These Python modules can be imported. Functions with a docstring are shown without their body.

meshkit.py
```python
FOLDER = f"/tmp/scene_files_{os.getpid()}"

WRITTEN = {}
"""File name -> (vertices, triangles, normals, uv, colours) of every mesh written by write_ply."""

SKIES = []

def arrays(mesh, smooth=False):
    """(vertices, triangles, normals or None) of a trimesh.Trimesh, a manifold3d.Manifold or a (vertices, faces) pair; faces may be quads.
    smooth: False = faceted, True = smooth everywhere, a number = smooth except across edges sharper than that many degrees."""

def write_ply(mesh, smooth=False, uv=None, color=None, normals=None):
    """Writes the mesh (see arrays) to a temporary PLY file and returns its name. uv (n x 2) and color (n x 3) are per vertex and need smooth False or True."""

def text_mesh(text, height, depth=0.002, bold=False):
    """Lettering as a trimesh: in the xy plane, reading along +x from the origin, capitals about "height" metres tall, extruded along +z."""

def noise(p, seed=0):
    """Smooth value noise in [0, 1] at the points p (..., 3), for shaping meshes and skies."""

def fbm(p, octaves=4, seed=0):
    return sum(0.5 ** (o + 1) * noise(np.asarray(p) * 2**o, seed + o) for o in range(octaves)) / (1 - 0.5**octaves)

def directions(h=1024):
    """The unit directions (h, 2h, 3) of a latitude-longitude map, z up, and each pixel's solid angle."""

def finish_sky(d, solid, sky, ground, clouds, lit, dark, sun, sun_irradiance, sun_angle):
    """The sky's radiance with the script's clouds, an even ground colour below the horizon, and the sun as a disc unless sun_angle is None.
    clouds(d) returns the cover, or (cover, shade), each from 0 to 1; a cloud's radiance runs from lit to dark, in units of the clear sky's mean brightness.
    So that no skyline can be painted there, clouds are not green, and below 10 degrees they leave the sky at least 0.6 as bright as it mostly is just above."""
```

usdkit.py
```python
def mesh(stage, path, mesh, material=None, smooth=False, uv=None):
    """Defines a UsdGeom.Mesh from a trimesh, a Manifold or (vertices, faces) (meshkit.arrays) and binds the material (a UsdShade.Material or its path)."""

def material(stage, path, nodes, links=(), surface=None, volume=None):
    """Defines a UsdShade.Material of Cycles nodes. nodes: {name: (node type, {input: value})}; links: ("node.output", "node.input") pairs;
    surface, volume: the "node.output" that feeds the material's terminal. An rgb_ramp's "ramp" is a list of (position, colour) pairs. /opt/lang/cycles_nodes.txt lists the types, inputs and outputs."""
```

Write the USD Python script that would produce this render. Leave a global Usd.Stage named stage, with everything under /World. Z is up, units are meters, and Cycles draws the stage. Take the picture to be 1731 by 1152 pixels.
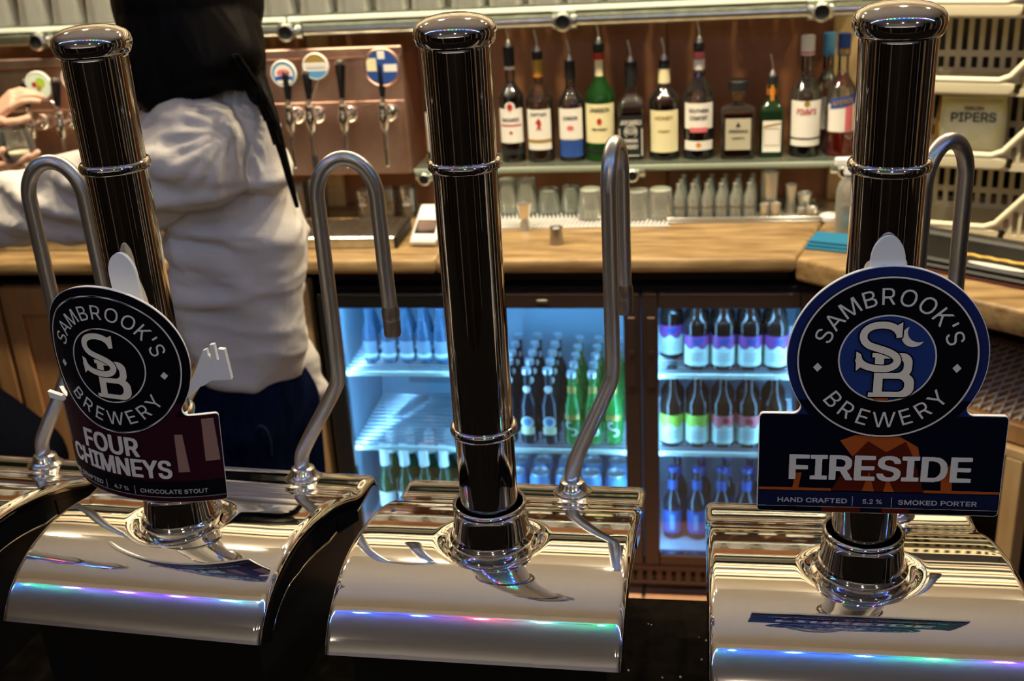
import math, random
import numpy as np, trimesh, manifold3d as m3, shapely
from shapely import affinity
from shapely.geometry import Polygon, Point, LineString, box as sbox
import usdkit, meshkit
from pxr import Usd, UsdGeom, UsdLux, UsdShade, Gf, Sdf

stage = Usd.Stage.CreateInMemory()
UsdGeom.SetStageUpAxis(stage, UsdGeom.Tokens.z)
UsdGeom.SetStageMetersPerUnit(stage, 1.0)
UsdGeom.Xform.Define(stage, '/World')
UsdGeom.Scope.Define(stage, '/World/Looks')
PI = math.pi
V = np.array

# ------------------------------------------------------------------ camera
F_PX, CX, CY, CAM_Z = 1950.0, 865.5, 576.0, 1.78
_d = V([1150. - CX, 5250. - CY, F_PX]); _d /= np.linalg.norm(_d)            # straight down, seen by the camera
_hx = -11500. - CX; _hy = -(F_PX * F_PX + _hx * _d[0] / _d[2] * F_PX) / (_d[1] / _d[2] * F_PX)
_h = V([_hx, _hy, F_PX]); _h /= np.linalg.norm(_h)                            # along the bar to the left
RX, RZ = -_h, -_d
RY = np.cross(RZ, RX)
RW = V([RX, RY, RZ])                                                          # world = RW @ (right, down, forward)
cam = UsdGeom.Camera.Define(stage, '/World/camera')
cr, cu, cb = RW @ V([1., 0, 0]), RW @ V([0, -1., 0]), RW @ V([0, 0, -1.])
cam.AddTransformOp().Set(Gf.Matrix4d(*cr, 0, *cu, 0, *cb, 0, 0, 0, CAM_Z, 1))
cam.CreateHorizontalApertureAttr(36.0); cam.CreateVerticalApertureAttr(36.0 * 1152 / 1731)
cam.CreateFocalLengthAttr(36.0 * F_PX / 1731)
cam.CreateClippingRangeAttr(Gf.Vec2f(0.05, 50))
cam.CreateFStopAttr(13.0); cam.CreateFocusDistanceAttr(0.78)
cam.CreateExposureAttr(0.25)


def at(px, py, y):                                                            # the point of a plane y = const that the photograph shows there
    v = RW @ V([(px - CX) / F_PX, (py - CY) / F_PX, 1.]); return V([0, 0, CAM_Z]) + v * (y / v[1])


def on(px, py, z):                                                            # the same for a level plane
    v = RW @ V([(px - CX) / F_PX, (py - CY) / F_PX, 1.]); return V([0, 0, CAM_Z]) + v * ((z - CAM_Z) / v[2])


# ------------------------------------------------------------------ light
WARM = (1.0, 0.85, 0.58)


def light(kind, name, pos, aim, inten, color, **kw):
    L = getattr(UsdLux, kind).Define(stage, '/World/' + name)
    L.CreateIntensityAttr(inten); L.CreateColorAttr(Gf.Vec3f(*color)); L.CreateNormalizeAttr(False)
    if 'size' in kw: L.CreateWidthAttr(kw['size'][0]); L.CreateHeightAttr(kw['size'][1])
    if 'radius' in kw: L.CreateRadiusAttr(kw['radius'])
    z = -V(aim, float); z /= np.linalg.norm(z)
    x = np.cross([0, 1., 0] if abs(z[1]) < .9 else [0, 0, 1.], z); x /= np.linalg.norm(x); y = np.cross(z, x)
    L.AddTransformOp().Set(Gf.Matrix4d(*x, 0, *y, 0, *z, 0, *map(float, pos), 1))
    return L


dome = UsdLux.DomeLight.Define(stage, '/World/room_ambience'); dome.CreateIntensityAttr(0.05); dome.CreateColorAttr(Gf.Vec3f(1, .86, .7))
for i, x in enumerate((-1.8, -1.25, -.7, -.15, 0.4, 0.95)):
    light('DiskLight', f'downlight_back_{i}', (x, 2.15, 2.92), (0, .28, -1), 700, WARM, radius=.05)
light('RectLight', 'cove_uplight', (-.4, 1.55, 2.20), (0, -.25, 1), 2.8, (1, .90, .72), size=(3.2, .14))
light('RectLight', 'wall_uplight', (-.3, -1.62, 1.55), (0, .35, 1), 3.5, (1, .88, .70), size=(3.4, .10))
for i, x in enumerate((-.9, .1, 1.0)):
    light('DiskLight', f'downlight_front_{i}', (x, -.55, 2.285), (0, .55, -1), 85, (1, .86, .70), radius=.045)

# ------------------------------------------------------------------ materials
LOOKS = {}


def mat(name, color=(.5, .5, .5), rough=.5, metal=0., noise=None, bump=None, emit=None, trans=0., ior=1.45, coat=0., aniso=0., spec=.5):
    """A principled surface. noise=(colour2, scale xyz, detail): object-space colour variation; bump=(strength, scale xyz)."""
    n = {'p': ('principled_bsdf', dict(base_color=color, roughness=rough, metallic=metal, ior=ior, transmission_weight=trans, coat_weight=coat, specular_ior_level=spec))}
    l = []
    if emit: n['p'][1].update(emission_color=emit[0], emission_strength=emit[1])
    if noise or bump: n['t'] = ('texture_coordinate', {})
    if noise:
        n['m'] = ('mapping', dict(scale=noise[1])); n['n'] = ('noise_texture', dict(scale=1., detail=noise[2], roughness=.6))
        n['r'] = ('rgb_ramp', dict(ramp=[(.3, color), (.7, noise[0])]))
        l += [('t.object', 'm.vector'), ('m.vector', 'n.vector'), ('n.fac', 'r.fac'), ('r.color', 'p.base_color')]
    if bump:
        n['bm'] = ('mapping', dict(scale=bump[1])); n['bn'] = ('noise_texture', dict(scale=1., detail=3.))
        n['b'] = ('bump', dict(strength=bump[0], distance=.002))
        l += [('t.object', 'bm.vector'), ('bm.vector', 'bn.vector'), ('bn.fac', 'b.height'), ('b.normal', 'p.normal')]
    LOOKS[name] = usdkit.material(stage, '/World/Looks/' + name, n, l, surface='p.BSDF')
    return LOOKS[name]


def pane(name, tint=(1, 1, 1), fog=(.8, .8, .75), edge=.35, base=.03, rough=.03, ior=1.6):
    """Thin glass: see-through face on, mirror-like and a little milky towards its edges."""
    LOOKS[name] = usdkit.material(stage, '/World/Looks/' + name, {
        'lw': ('layer_weight', dict(blend=.35)), 'mr': ('rgb_ramp', dict(ramp=[(0, (base,) * 3), (.5, (base + edge * .25,) * 3), (1, (base + edge,) * 3)])),
        't': ('transparent_bsdf', dict(color=tint)), 'd': ('diffuse_bsdf', dict(color=fog)),
        'fr': ('fresnel', dict(IOR=ior)), 'g': ('glossy_bsdf', dict(color=(1, 1, 1), roughness=rough)),
        'a': ('mix_closure', {}), 'b': ('mix_closure', {})},
        [('lw.facing', 'mr.fac'), ('mr.color', 'a.fac'), ('t.BSDF', 'a.closure1'), ('d.BSDF', 'a.closure2'),
         ('fr.fac', 'b.fac'), ('a.closure', 'b.closure1'), ('g.BSDF', 'b.closure2')], surface='b.closure')
    return LOOKS[name]


chrome = mat('chrome', (.86, .84, .82), .035, 1.)
chrome_dark = mat('dark_chrome', (.52, .50, .49), .05, 1.)
flange_steel = mat('flange_steel', (.62, .60, .57), .16, 1.)
steel = mat('satin_steel', (.40, .38, .37), .34, 1., bump=(.05, (900, 900, 20)))
steel_cup = mat('steel_cup', (.82, .80, .74), .36, 1.)
galv = mat('galvanised', (.80, .80, .74), .28, 1., noise=((.55, .56, .5), (40, 40, 40), 4))
black_gloss = mat('black_gloss', (.006, .006, .007), .06)
black_matt = mat('black_matt', (.006, .006, .006), .5)
bar_black = mat('bar_black', (.006, .005, .004), .5, noise=((.014, .011, .008), (60, 60, 60), 5), spec=0.)
white_plastic = mat('white_plastic', (.80, .79, .78), .4)
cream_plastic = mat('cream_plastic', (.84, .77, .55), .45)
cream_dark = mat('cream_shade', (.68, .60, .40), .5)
oak = mat('oak', (.16, .085, .032), .34, noise=((.50, .335, .155), (6, 38, 38), 8), bump=(.15, (6, 60, 60)))
oak_pale = mat('oak_pale', (.50, .31, .13), .45, noise=((.66, .45, .22), (30, 30, 4), 5))
wall_wood = mat('wall_wood', (.25, .082, .034), .42, noise=((.38, .15, .066), (9, 9, 1.6), 6), bump=(.1, (60, 60, 6)))
wall_wood2 = mat('wall_wood_2', (.27, .094, .040), .45, noise=((.40, .16, .072), (8, 8, 1.3), 6))
cab_wood = mat('cabinet_wood', (.34, .16, .06), .45, noise=((.50, .27, .11), (20, 20, 3), 5))
dark_wood = mat('dark_wood', (.010, .006, .004), .5)
copper = mat('copper', (.46, .27, .20), .40, 1., noise=((.70, .47, .38), (10, 10, 5), 5), bump=(.9, (11, 11, 5)))
cab_dark = mat('dark_panel', (.022, .011, .007), .4)
panel_brown = mat('panel_brown', (.07, .040, .024), .4)
panel_cream = mat('panel_cream', (.34, .29, .22), .5)
SOF = .43
ceil_mat = mat('ceiling_paint', (.74, .69, .63), .8)
plaster = mat('bulkhead_paint', (.60, .57, .55), .7)
tile = mat('terracotta', (.62, .32, .18), .45, noise=((.76, .44, .27), (12, 12, 12), 4))
tile2 = mat('terracotta_dark', (.56, .27, .15), .45, noise=((.70, .39, .22), (12, 12, 12), 4))
grout = mat('grout', (.16, .13, .11), .8)
fridge_brown = mat('fridge_frame', (.085, .055, .045), .38, .6)
fridge_black = mat('fridge_trim', (.012, .012, .013), .3)
liner = mat('fridge_liner', (.36, .46, .55), .45)
liner_grey = mat('fridge_vent', (.22, .25, .29), .5)
led_cool = mat('led_cool', (.6, .8, 1), .5, emit=((.24, .60, 1.0), 48.0))
skin = mat('skin', (.70, .40, .28), .5, noise=((.78, .47, .35), (40, 40, 40), 3))
shirt_white = mat('white_cotton', (.66, .61, .57), .85, bump=(.25, (260, 260, 260)), spec=.2)
denim = mat('denim', (.0025, .004, .013), .8, spec=0., noise=((.005, .009, .032), (60, 60, 14), 4))
denim_seam = mat('denim_seam', (.022, .03, .06), .8, spec=0.)
hair_mat = mat('black_hair', (.0035, .0028, .0025), .5, noise=((.007, .005, .0045), (120, 120, 4), 3), spec=.06)
trouser = mat('black_trousers', (.0030, .0034, .006), .8, spec=0.)
green_cloth = mat('green_cloth', (.01, .045, .016), .8)
glass = pane('clear_glass', (.97, .98, .96), (.85, .84, .78), .42, .03)
mini_glass = pane('mini_glass', (.95, .97, .93), (.95, .96, .86), .45, .16, .02)
bottle_glass = pane('bottle_glass', (.96, .97, .95), (.8, .8, .75), .10, 0.0, .012, 1.9)
glass_frost = pane('frosted_glass', (.96, .97, .94), (.98, .95, .86), .5, .16, .05)
pane_mat = pane('door_pane', (.93, .96, .97), (.5, .6, .7), .06, 0.0)
shelf_glass = pane('shelf_glass', (.90, .97, .92), (.6, .75, .62), .25, .02)
shelf_edge = mat('shelf_edge', (.88, .96, .82), .25)
shelf_dull = mat('shelf_edge_dull', (.34, .40, .31), .25)
rubber = mat('rubber', (.02, .02, .02), .6)
print_white = mat('print_white', (.70, .67, .64), .45)
print_cream = mat('print_cream', (.80, .74, .62), .45)
print_grey = mat('print_grey', (.46, .45, .46), .45)
print_black = mat('print_black', (.004, .004, .006), .45, spec=.05)
print_navy = mat('print_navy', (.013, .022, .105), .45, spec=.05)
print_blue = mat('print_blue', (.018, .042, .18), .45, spec=.05)
print_deep = mat('print_deep_navy', (.008, .012, .045), .45, spec=.05)
print_ink = mat('print_ink', (.003, .004, .012), .45, spec=.05)
print_maroon = mat('print_maroon', (.030, .006, .012), .45, spec=.05)
print_orange = mat('print_orange', (.40, .085, .018), .45, spec=.05)
print_rust = mat('print_rust', (.10, .014, .006), .45, spec=.05)
print_brick = mat('print_brick', (.30, .17, .14), .45, spec=.05)
label_white = mat('label_white', (.84, .80, .72), .55)
label_cream = mat('label_cream', (.82, .74, .44), .55)
label_red = mat('label_red', (.45, .03, .02), .5)
label_blue = mat('label_blue', (.02, .07, .30), .5)
label_black = mat('label_black', (.012, .012, .012), .5)
label_gold = mat('label_gold', (.55, .36, .08), .4, .5)
label_orange = mat('label_orange', (.70, .24, .03), .5)
label_green = mat('label_green', (.40, .62, .06), .5)
label_purple = mat('label_purple', (.24, .05, .26), .5)
label_sky = mat('label_sky', (.10, .30, .55), .5)
label_slate = mat('label_slate', (.20, .26, .34), .5)
label_mint = mat('label_mint', (.70, .84, .72), .5)
label_pink = mat('label_pink', (.70, .16, .18), .5)
teal = mat('teal_cloth', (.01, .16, .30), .8)
red_cloth = mat('dark_red_edge', (.09, .008, .008), .6)
cap_silver = mat('bottle_cap_silver', (.75, .80, .85), .3, .8)


def liquid(name, c, trans=.75):
    return mat(name, c, .03, trans=trans, ior=1.2)


whisky = liquid('amber_spirit', (.36, .10, .012)); rum = liquid('dark_rum', (.10, .018, .005)); redl = liquid('red_aperitif', (.80, .035, .008), .5)
brandy = liquid('brown_liqueur', (.14, .035, .008)); cola = liquid('black_liqueur', (.012, .006, .003), .2); gold_l = liquid('golden_spirit', (.5, .22, .03))
clear_l = liquid('clear_spirit', (.9, .93, .95), .95); blue_l = liquid('blue_cleaner', (.02, .25, .42)); beer_l = liquid('pale_beer', (.75, .42, .07)); foam = mat('beer_foam', (.86, .78, .60), .8)
green_g = mat('green_glass', (.016, .085, .016), .05, trans=.5); brown_g = mat('brown_glass', (.028, .010, .005), .06, trans=.15)
dark_green_g = mat('dark_green_glass', (.012, .035, .012), .05, trans=.3)
bright_green_g = mat('bright_green_glass', (.05, .42, .06), .05, trans=.55); blue_g = mat('pale_blue_glass', (.10, .19, .32), .08, trans=.6)
navy_g = mat('dark_bottle_glass', (.006, .010, .018), .06)

# ------------------------------------------------------------------ stage helpers
TAKEN = {}


def numbered(parent, name):
    k = (parent, name); n = TAKEN.get(k, -1) + 1; TAKEN[k] = n
    return name if n == 0 else f'{name}_{n:03d}'


def tag(p, label=None, cat=None, group=None, kind=None):
    p = p.GetPrim() if hasattr(p, 'GetPrim') else p
    for k, v in (('label', label), ('category', cat), ('group', group), ('kind', kind)):
        if v: p.SetCustomDataByKey(k, v)
    return p


def obj(name, mesh, m, parent=None, smooth=35, label=None, cat=None, group=None, kind=None):
    base = parent.GetPath().pathString if parent is not None else '/World'
    if isinstance(mesh, (list, tuple)) and not isinstance(mesh[0], np.ndarray): mesh = cat_mesh(mesh)
    q = usdkit.mesh(stage, base + '/' + numbered(base, name), mesh, m, smooth)
    return tag(q, label, cat, group, kind)


def thing(name, label, cat, loc=(0, 0, 0), rotz=0., group=None, tilt=None):
    x = UsdGeom.Xform.Define(stage, '/World/' + numbered('/World', name))
    x.AddTranslateOp().Set(Gf.Vec3d(*map(float, loc))); x.AddRotateZOp().Set(float(rotz))
    return tag(x, label, cat, group)


def struct(name, mesh, m, label=None, smooth=35): return obj(name, mesh, m, None, smooth, label, None, None, 'structure')


def dup(root, loc, rotz, label, group=None):
    was = root.GetCustomData()
    name = root.GetName()
    if name[-4:-3] == '_' and name[-3:].isdigit(): name = name[:-4]
    r = thing(name, label, was['category'], loc, rotz, group or was.get('group'))
    r.GetReferences().AddInternalReference(root.GetPath()); r.SetInstanceable(True)
    return r


# ------------------------------------------------------------------ mesh helpers
def cat_mesh(ms): return trimesh.util.concatenate([tm(x) for x in ms])


def tm(x):
    if isinstance(x, trimesh.Trimesh): return x
    v, f, _ = meshkit.arrays(x); return trimesh.Trimesh(v, f, process=False)


def mv(m, t=(0, 0, 0), rz=0., rx=0., ry=0.):
    m = tm(m).copy()
    for a, ax in ((rx, [1, 0, 0]), (ry, [0, 1, 0]), (rz, [0, 0, 1])):
        if a: m.apply_transform(trimesh.transformations.rotation_matrix(math.radians(a), ax))
    m.apply_translation(t); return m


def bx(x0, x1, y0, y1, z0, z1, b=.002):
    b = min(b, .45 * min(x1 - x0, y1 - y0, z1 - z0))
    if b <= 0: return mv(trimesh.creation.box((x1 - x0, y1 - y0, z1 - z0)), ((x0 + x1) / 2, (y0 + y1) / 2, (z0 + z1) / 2))
    p = []
    for X, sx in ((x0, 1), (x1, -1)):
        for Y, sy in ((y0, 1), (y1, -1)):
            for Z, sz in ((z0, 1), (z1, -1)):
                p += [(X + sx * b, Y + sy * b, Z), (X + sx * b, Y, Z + sz * b), (X, Y + sy * b, Z + sz * b)]
    return trimesh.convex.convex_hull(np.array(p))


def lathe(prof, n=32):
    """prof: (r, z) from bottom to top, or closed ring for a hollow vessel."""
    prof = np.array(prof, float); a = np.arange(n) / n * 2 * PI
    v = [np.stack([r * np.cos(a), r * np.sin(a), np.full(n, z)], 1) for r, z in prof]; v = np.concatenate(v); f = []
    for i in range(len(prof) - 1):
        for j in range(n):
            k = (j + 1) % n; A, B, C, D = i * n + j, i * n + k, (i + 1) * n + k, (i + 1) * n + j
            if prof[i][0] > 1e-7: f.append((A, B, C))
            if prof[i + 1][0] > 1e-7: f.append((A, C, D))
    m = trimesh.Trimesh(v, f, process=False); m.merge_vertices(); return m


def squarish(m, k):
    """Makes a lathe's round section a rounded square: k = 0 round, 1 square."""
    m = m.copy(); v = m.vertices; r = np.hypot(v[:, 0], v[:, 1]); a = np.arctan2(v[:, 1], v[:, 0])
    q = (np.abs(np.cos(a)) ** (2 + 8 * k) + np.abs(np.sin(a)) ** (2 + 8 * k)) ** (-1 / (2 + 8 * k))
    m.vertices = np.stack([v[:, 0] * q, v[:, 1] * q, v[:, 2]], 1); return m


def tube(path, r, n=14, caps=True):
    P = np.array(path, float); R = np.broadcast_to(np.asarray(r, float), len(P))
    T = np.gradient(P, axis=0); T /= np.maximum(np.linalg.norm(T, axis=1, keepdims=True), 1e-12)
    u = np.cross(T[0], [0, 0, 1.]) if abs(T[0][2]) < .9 else np.cross(T[0], [1., 0, 0]); u /= np.linalg.norm(u)
    a = np.arange(n) / n * 2 * PI; v = []; f = []
    for i in range(len(P)):
        u = u - T[i] * (u @ T[i]); u /= np.linalg.norm(u); w = np.cross(T[i], u)
        v.append(P[i] + R[i] * (np.cos(a)[:, None] * u + np.sin(a)[:, None] * w))
    for i in range(len(P) - 1):
        for j in range(n):
            k = (j + 1) % n; f += [(i * n + j, i * n + k, (i + 1) * n + k), (i * n + j, (i + 1) * n + k, (i + 1) * n + j)]
    v = np.concatenate(v); m = len(v)
    if caps:
        v = np.vstack([v, P[0], P[-1]]); e = (len(P) - 1) * n
        for j in range(n): k = (j + 1) % n; f += [(m, k, j), (m + 1, e + j, e + k)]
    return trimesh.Trimesh(v, f, process=False)


def rounded_path(pts, it=3, keep=.25):
    P = np.array(pts, float)
    for _ in range(it):
        Q = [P[0]]
        for a, b in zip(P[:-1], P[1:]): Q += [a * (1 - keep) + b * keep, a * keep + b * (1 - keep)]
        P = np.array(Q + [P[-1]])
    return P


def ext(poly, h, z0=0.):
    gs = [g for g in getattr(poly, 'geoms', [poly]) if g.area > 1e-12]
    return mv(cat_mesh([trimesh.creation.extrude_polygon(g, h, engine='earcut') for g in gs]), (0, 0, z0))


def ball(r, p, n=24): return m3.Manifold.sphere(r, n).translate(tuple(map(float, p)))


def bone(a, ra, b, rb, n=24): return m3.Manifold.batch_hull([ball(ra, a, n), ball(rb, b, n)])


def union(parts): return m3.Manifold.batch_boolean(parts, m3.OpType.Add)


def flesh(parts, edge=.012, it=12):
    m = union(parts).refine_to_length(edge); t = tm(m); t.merge_vertices()
    trimesh.smoothing.filter_taubin(t, lamb=.5, nu=.52, iterations=it); return t


TXT = {}


def text(s, h, bold=False):
    k = (s, bold)
    if k not in TXT: TXT[k] = meshkit.text_mesh(s, 1.0, 1.0, bold)
    m = TXT[k].copy(); m.apply_scale([h, h, 1]); return m                      # depth 1: scaled by the caller


def text_at(s, h, u, v, depth, bold=False, width=None, z0=0., angle=0.):
    m = text(s, h, bold); b = m.bounds
    if width: m.apply_scale([width / (b[1][0] - b[0][0]), 1, 1]); b = m.bounds
    m.apply_translation([-(b[0][0] + b[1][0]) / 2, 0, 0]); m.apply_scale([1, 1, depth]); m.apply_translation([0, 0, z0])
    if angle: m.apply_transform(trimesh.transformations.rotation_matrix(angle, [0, 0, 1]))
    m.apply_translation([u, v, 0]); return m


def arc_text(s, h, r, a0, a1, depth, z0, inward=False):
    """Letters along a circle: a0 to a1 are the angles of the first and last letter's middles."""
    w = [0.45 if c == "'" else {'M': 1.25, 'W': 1.35, 'O': 1.12}.get(c, 1.) for c in s]
    pos = np.cumsum([0] + [(w[i] + w[i + 1]) / 2 for i in range(len(w) - 1)]); pos /= pos[-1]; out = []
    for c, t in zip(s, pos):
        a = a0 + (a1 - a0) * t
        out.append(text_at(c, h, r * math.cos(a), r * math.sin(a), depth, False, None, z0, a + (PI / 2 if inward else -PI / 2)))
    return cat_mesh(out)


def wrap(m, R, z, face=-PI / 2):
    """Flat print (u, v, w) laid around a standing cylinder of radius R, its middle facing the direction face."""
    m = tm(m); m = m.subdivide_to_size(max(R * .35, .004)) if len(m.faces) < 4000 else m.copy()
    v = m.vertices; a = face + v[:, 0] / R; rr = R + v[:, 2]
    return trimesh.Trimesh(np.stack([rr * np.cos(a), rr * np.sin(a), v[:, 1] + z], 1), m.faces, process=False)


def band(R, z0, z1, half=1.05, n=20, t=.0006, face=-PI / 2):
    """A label around the front of a bottle, thin but solid."""
    a = np.linspace(-half, half, n) + face; v = []
    for rr in (R + t, R - t * .5):
        for z in (z0, z1): v.append(np.stack([rr * np.cos(a), rr * np.sin(a), np.full(n, z)], 1))
    v = np.concatenate(v); f = []
    for A, B in ((0, 1), (3, 2), (2, 0), (1, 3)):
        for i in range(n - 1): f += [(A * n + i, A * n + i + 1, B * n + i + 1), (A * n + i, B * n + i + 1, B * n + i)]
    f += [(0, n, 3 * n), (0, 3 * n, 2 * n), (n - 1, 3 * n - 1, 4 * n - 1), (n - 1, 4 * n - 1, 2 * n - 1)]
    return trimesh.Trimesh(v, f, process=False)


ORD = 'first second third fourth fifth sixth seventh eighth ninth tenth eleventh twelfth thirteenth fourteenth fifteenth sixteenth seventeenth eighteenth nineteenth twentieth twenty-first twenty-second twenty-third twenty-fourth'.split()
rng = np.random.default_rng(7)

# ------------------------------------------------------------------ the room
struct('floor', bx(-4, 3, -1.85, 3.1, -.06, -.008, 0), grout, 'terracotta tiled floor behind the bar')
fl = stage.GetPrimAtPath('/World/floor')
for i in range(-5, 4):
    for j in range(3):
        x, y = -.122 + .17 * i, 2.0 + .19 * j + .165
        obj('tile', bx(x, x + .162, y, y + .182, -.012, 0, .003), tile if (i * 7 + j * 3) % 3 else tile2, fl)
struct('ceiling', bx(-4, 3, -1.85, 3.1, 2.95, 3.03, 0), ceil_mat, 'pale painted ceiling over the bar')
struct('wall_back', bx(-4, 3, 3.0, 3.1, 0, 2.95, 0), wall_wood2, 'brown wood panelled wall behind the back bar')
wb = stage.GetPrimAtPath('/World/wall_back')
xs = [-2.6, -2.15, -1.72, -1.36, -.985, -.55, -.07, .34, .8, 1.25, 1.7]
for i, (a, b) in enumerate(zip(xs[:-1], xs[1:])):
    obj('plank', bx(a + .0025, b - .0025, 2.984, 3.0, .9, 1.80, .002), (wall_wood, wall_wood2)[i % 2] if a < .3 else dark_wood, wb)
obj('upper_panel', bx(-4, 3, 2.984, 3.0, 1.805, 2.95, .002), mat('cream_paint', (.58, .50, .38), .6), wb, label='cream painted upper wall')
for z, h in ((1.86, .05), (1.97, .02), (2.07, .07), (2.25, .03), (2.36, .09), (2.60, .04), (2.74, .08)): obj('rail', bx(-4, 3, 2.966, 2.984, z, z + h, .003), (dark_wood, cab_wood)[h < .045], wb)
struct('trim_1', bx(.335, .395, 2.955, 2.984, .928, 2.0, .003), oak_pale, 'pale wooden upright at the right end of the spirits shelf')
struct('trim_2', bx(-1.0, -.945, 2.955, 2.984, .928, 2.0, .003), oak_pale, 'pale wooden upright behind the beer tap panel')
# customer side: what the chrome looks at
struct('wall_front', bx(-4, 3, -1.85, -1.75, 0, 2.95, 0), plaster, 'painted wall of the customer side with dark panelling below')
wf = stage.GetPrimAtPath('/World/wall_front')
x = -4.
for w, tone in ((.7, 0), (.35, 2), (.8, 0), (.25, 1), (.6, 0), (.16, 3), (.7, 0), (.4, 1), (.12, 2), (.75, 0), (.3, 1), (.5, 0), (.14, 3), (.55, 0), (.4, 2), (.28, 0)):
    obj('panel', bx(x + .001, x + w - .001, -1.75, -1.725 - .005 * (tone == 3), 0, 1.46, .001), (dark_wood, cab_dark, panel_brown, panel_cream)[tone], wf); x += w
for nm, x0, x1, sd in (('wall_left', -4.1, -4, -4), ('wall_right', 3, 3.1, 3)):
    struct(nm, bx(x0, x1, -1.85, 3.1, 0, 2.95, 0), dark_wood, 'dark panelled side wall')
    for i in range(5):
        y = -1.4 + .95 * i; g = 1 if sd < 0 else -1
        obj('batten', bx(min(sd, sd + .03 * g), max(sd, sd + .03 * g), y, y + (.12, .34, .08)[i % 3], 0, 2.95, .004), (label_white, oak_pale, wall_wood2)[i % 3], stage.GetPrimAtPath('/World/' + nm))
struct('trim_3', bx(-4, 3, -1.75, SOF, 2.30, 2.95, 0), plaster, 'lowered painted soffit over the customer side of the bar')

# ------------------------------------------------------------------ the front bar and the beer engines
BAR = 1.15
t = thing('bar_counter', 'black front bar top carrying the chrome beer pumps', 'bar counter', (0, .38, 0))
obj('worktop', bx(-1.6, 1.6, -.36, .51, BAR - .045, BAR, .004), bar_black, t)
obj('crumbs', [mv(trimesh.creation.icosphere(1, .0006 + .0006 * rng.random()), (rng.uniform(-.06, .02), rng.uniform(.30, .49), BAR + .0006)) for k in range(16)], print_cream, t, True, kind='stuff')
obj('front_panel', bx(-1.6, 1.6, -.30, .40, 0, BAR - .0455, .004), dark_wood, t)

PROF = [(-.1055, .1030), (-.1020, .1100), (-.0945, .1185), (-.0825, .1272), (-.0675, .1350), (-.050, .1408), (-.033, .1437), (-.015, .1440), (.005, .1418), (.03, .1372), (.055, .1305), (.078, .1230),
        (.094, .1160), (.106, .1095), (.118, .1055), (.132, .1040), (.150, .1020), (.1605, .0985), (.165, .0920)]


def smooth_profile(p, n):
    from scipy.interpolate import splprep, splev
    p = np.array(p); tck, _ = splprep(p.T, s=2e-6, k=3); u = np.linspace(0, 1, 2000); q = np.array(splev(u, tck)).T
    den = np.where(np.abs(q[:, 0]) < .046, 3., 1.); c = np.cumsum(den); return q[np.unique(np.searchsorted(c, np.linspace(c[0], c[-1], n)))]


PR = smooth_profile(PROF, 170)
PT = np.gradient(PR, axis=0); PT /= np.linalg.norm(PT, axis=1, keepdims=True); PN = np.stack([-PT[:, 1], PT[:, 0]], 1)


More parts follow.
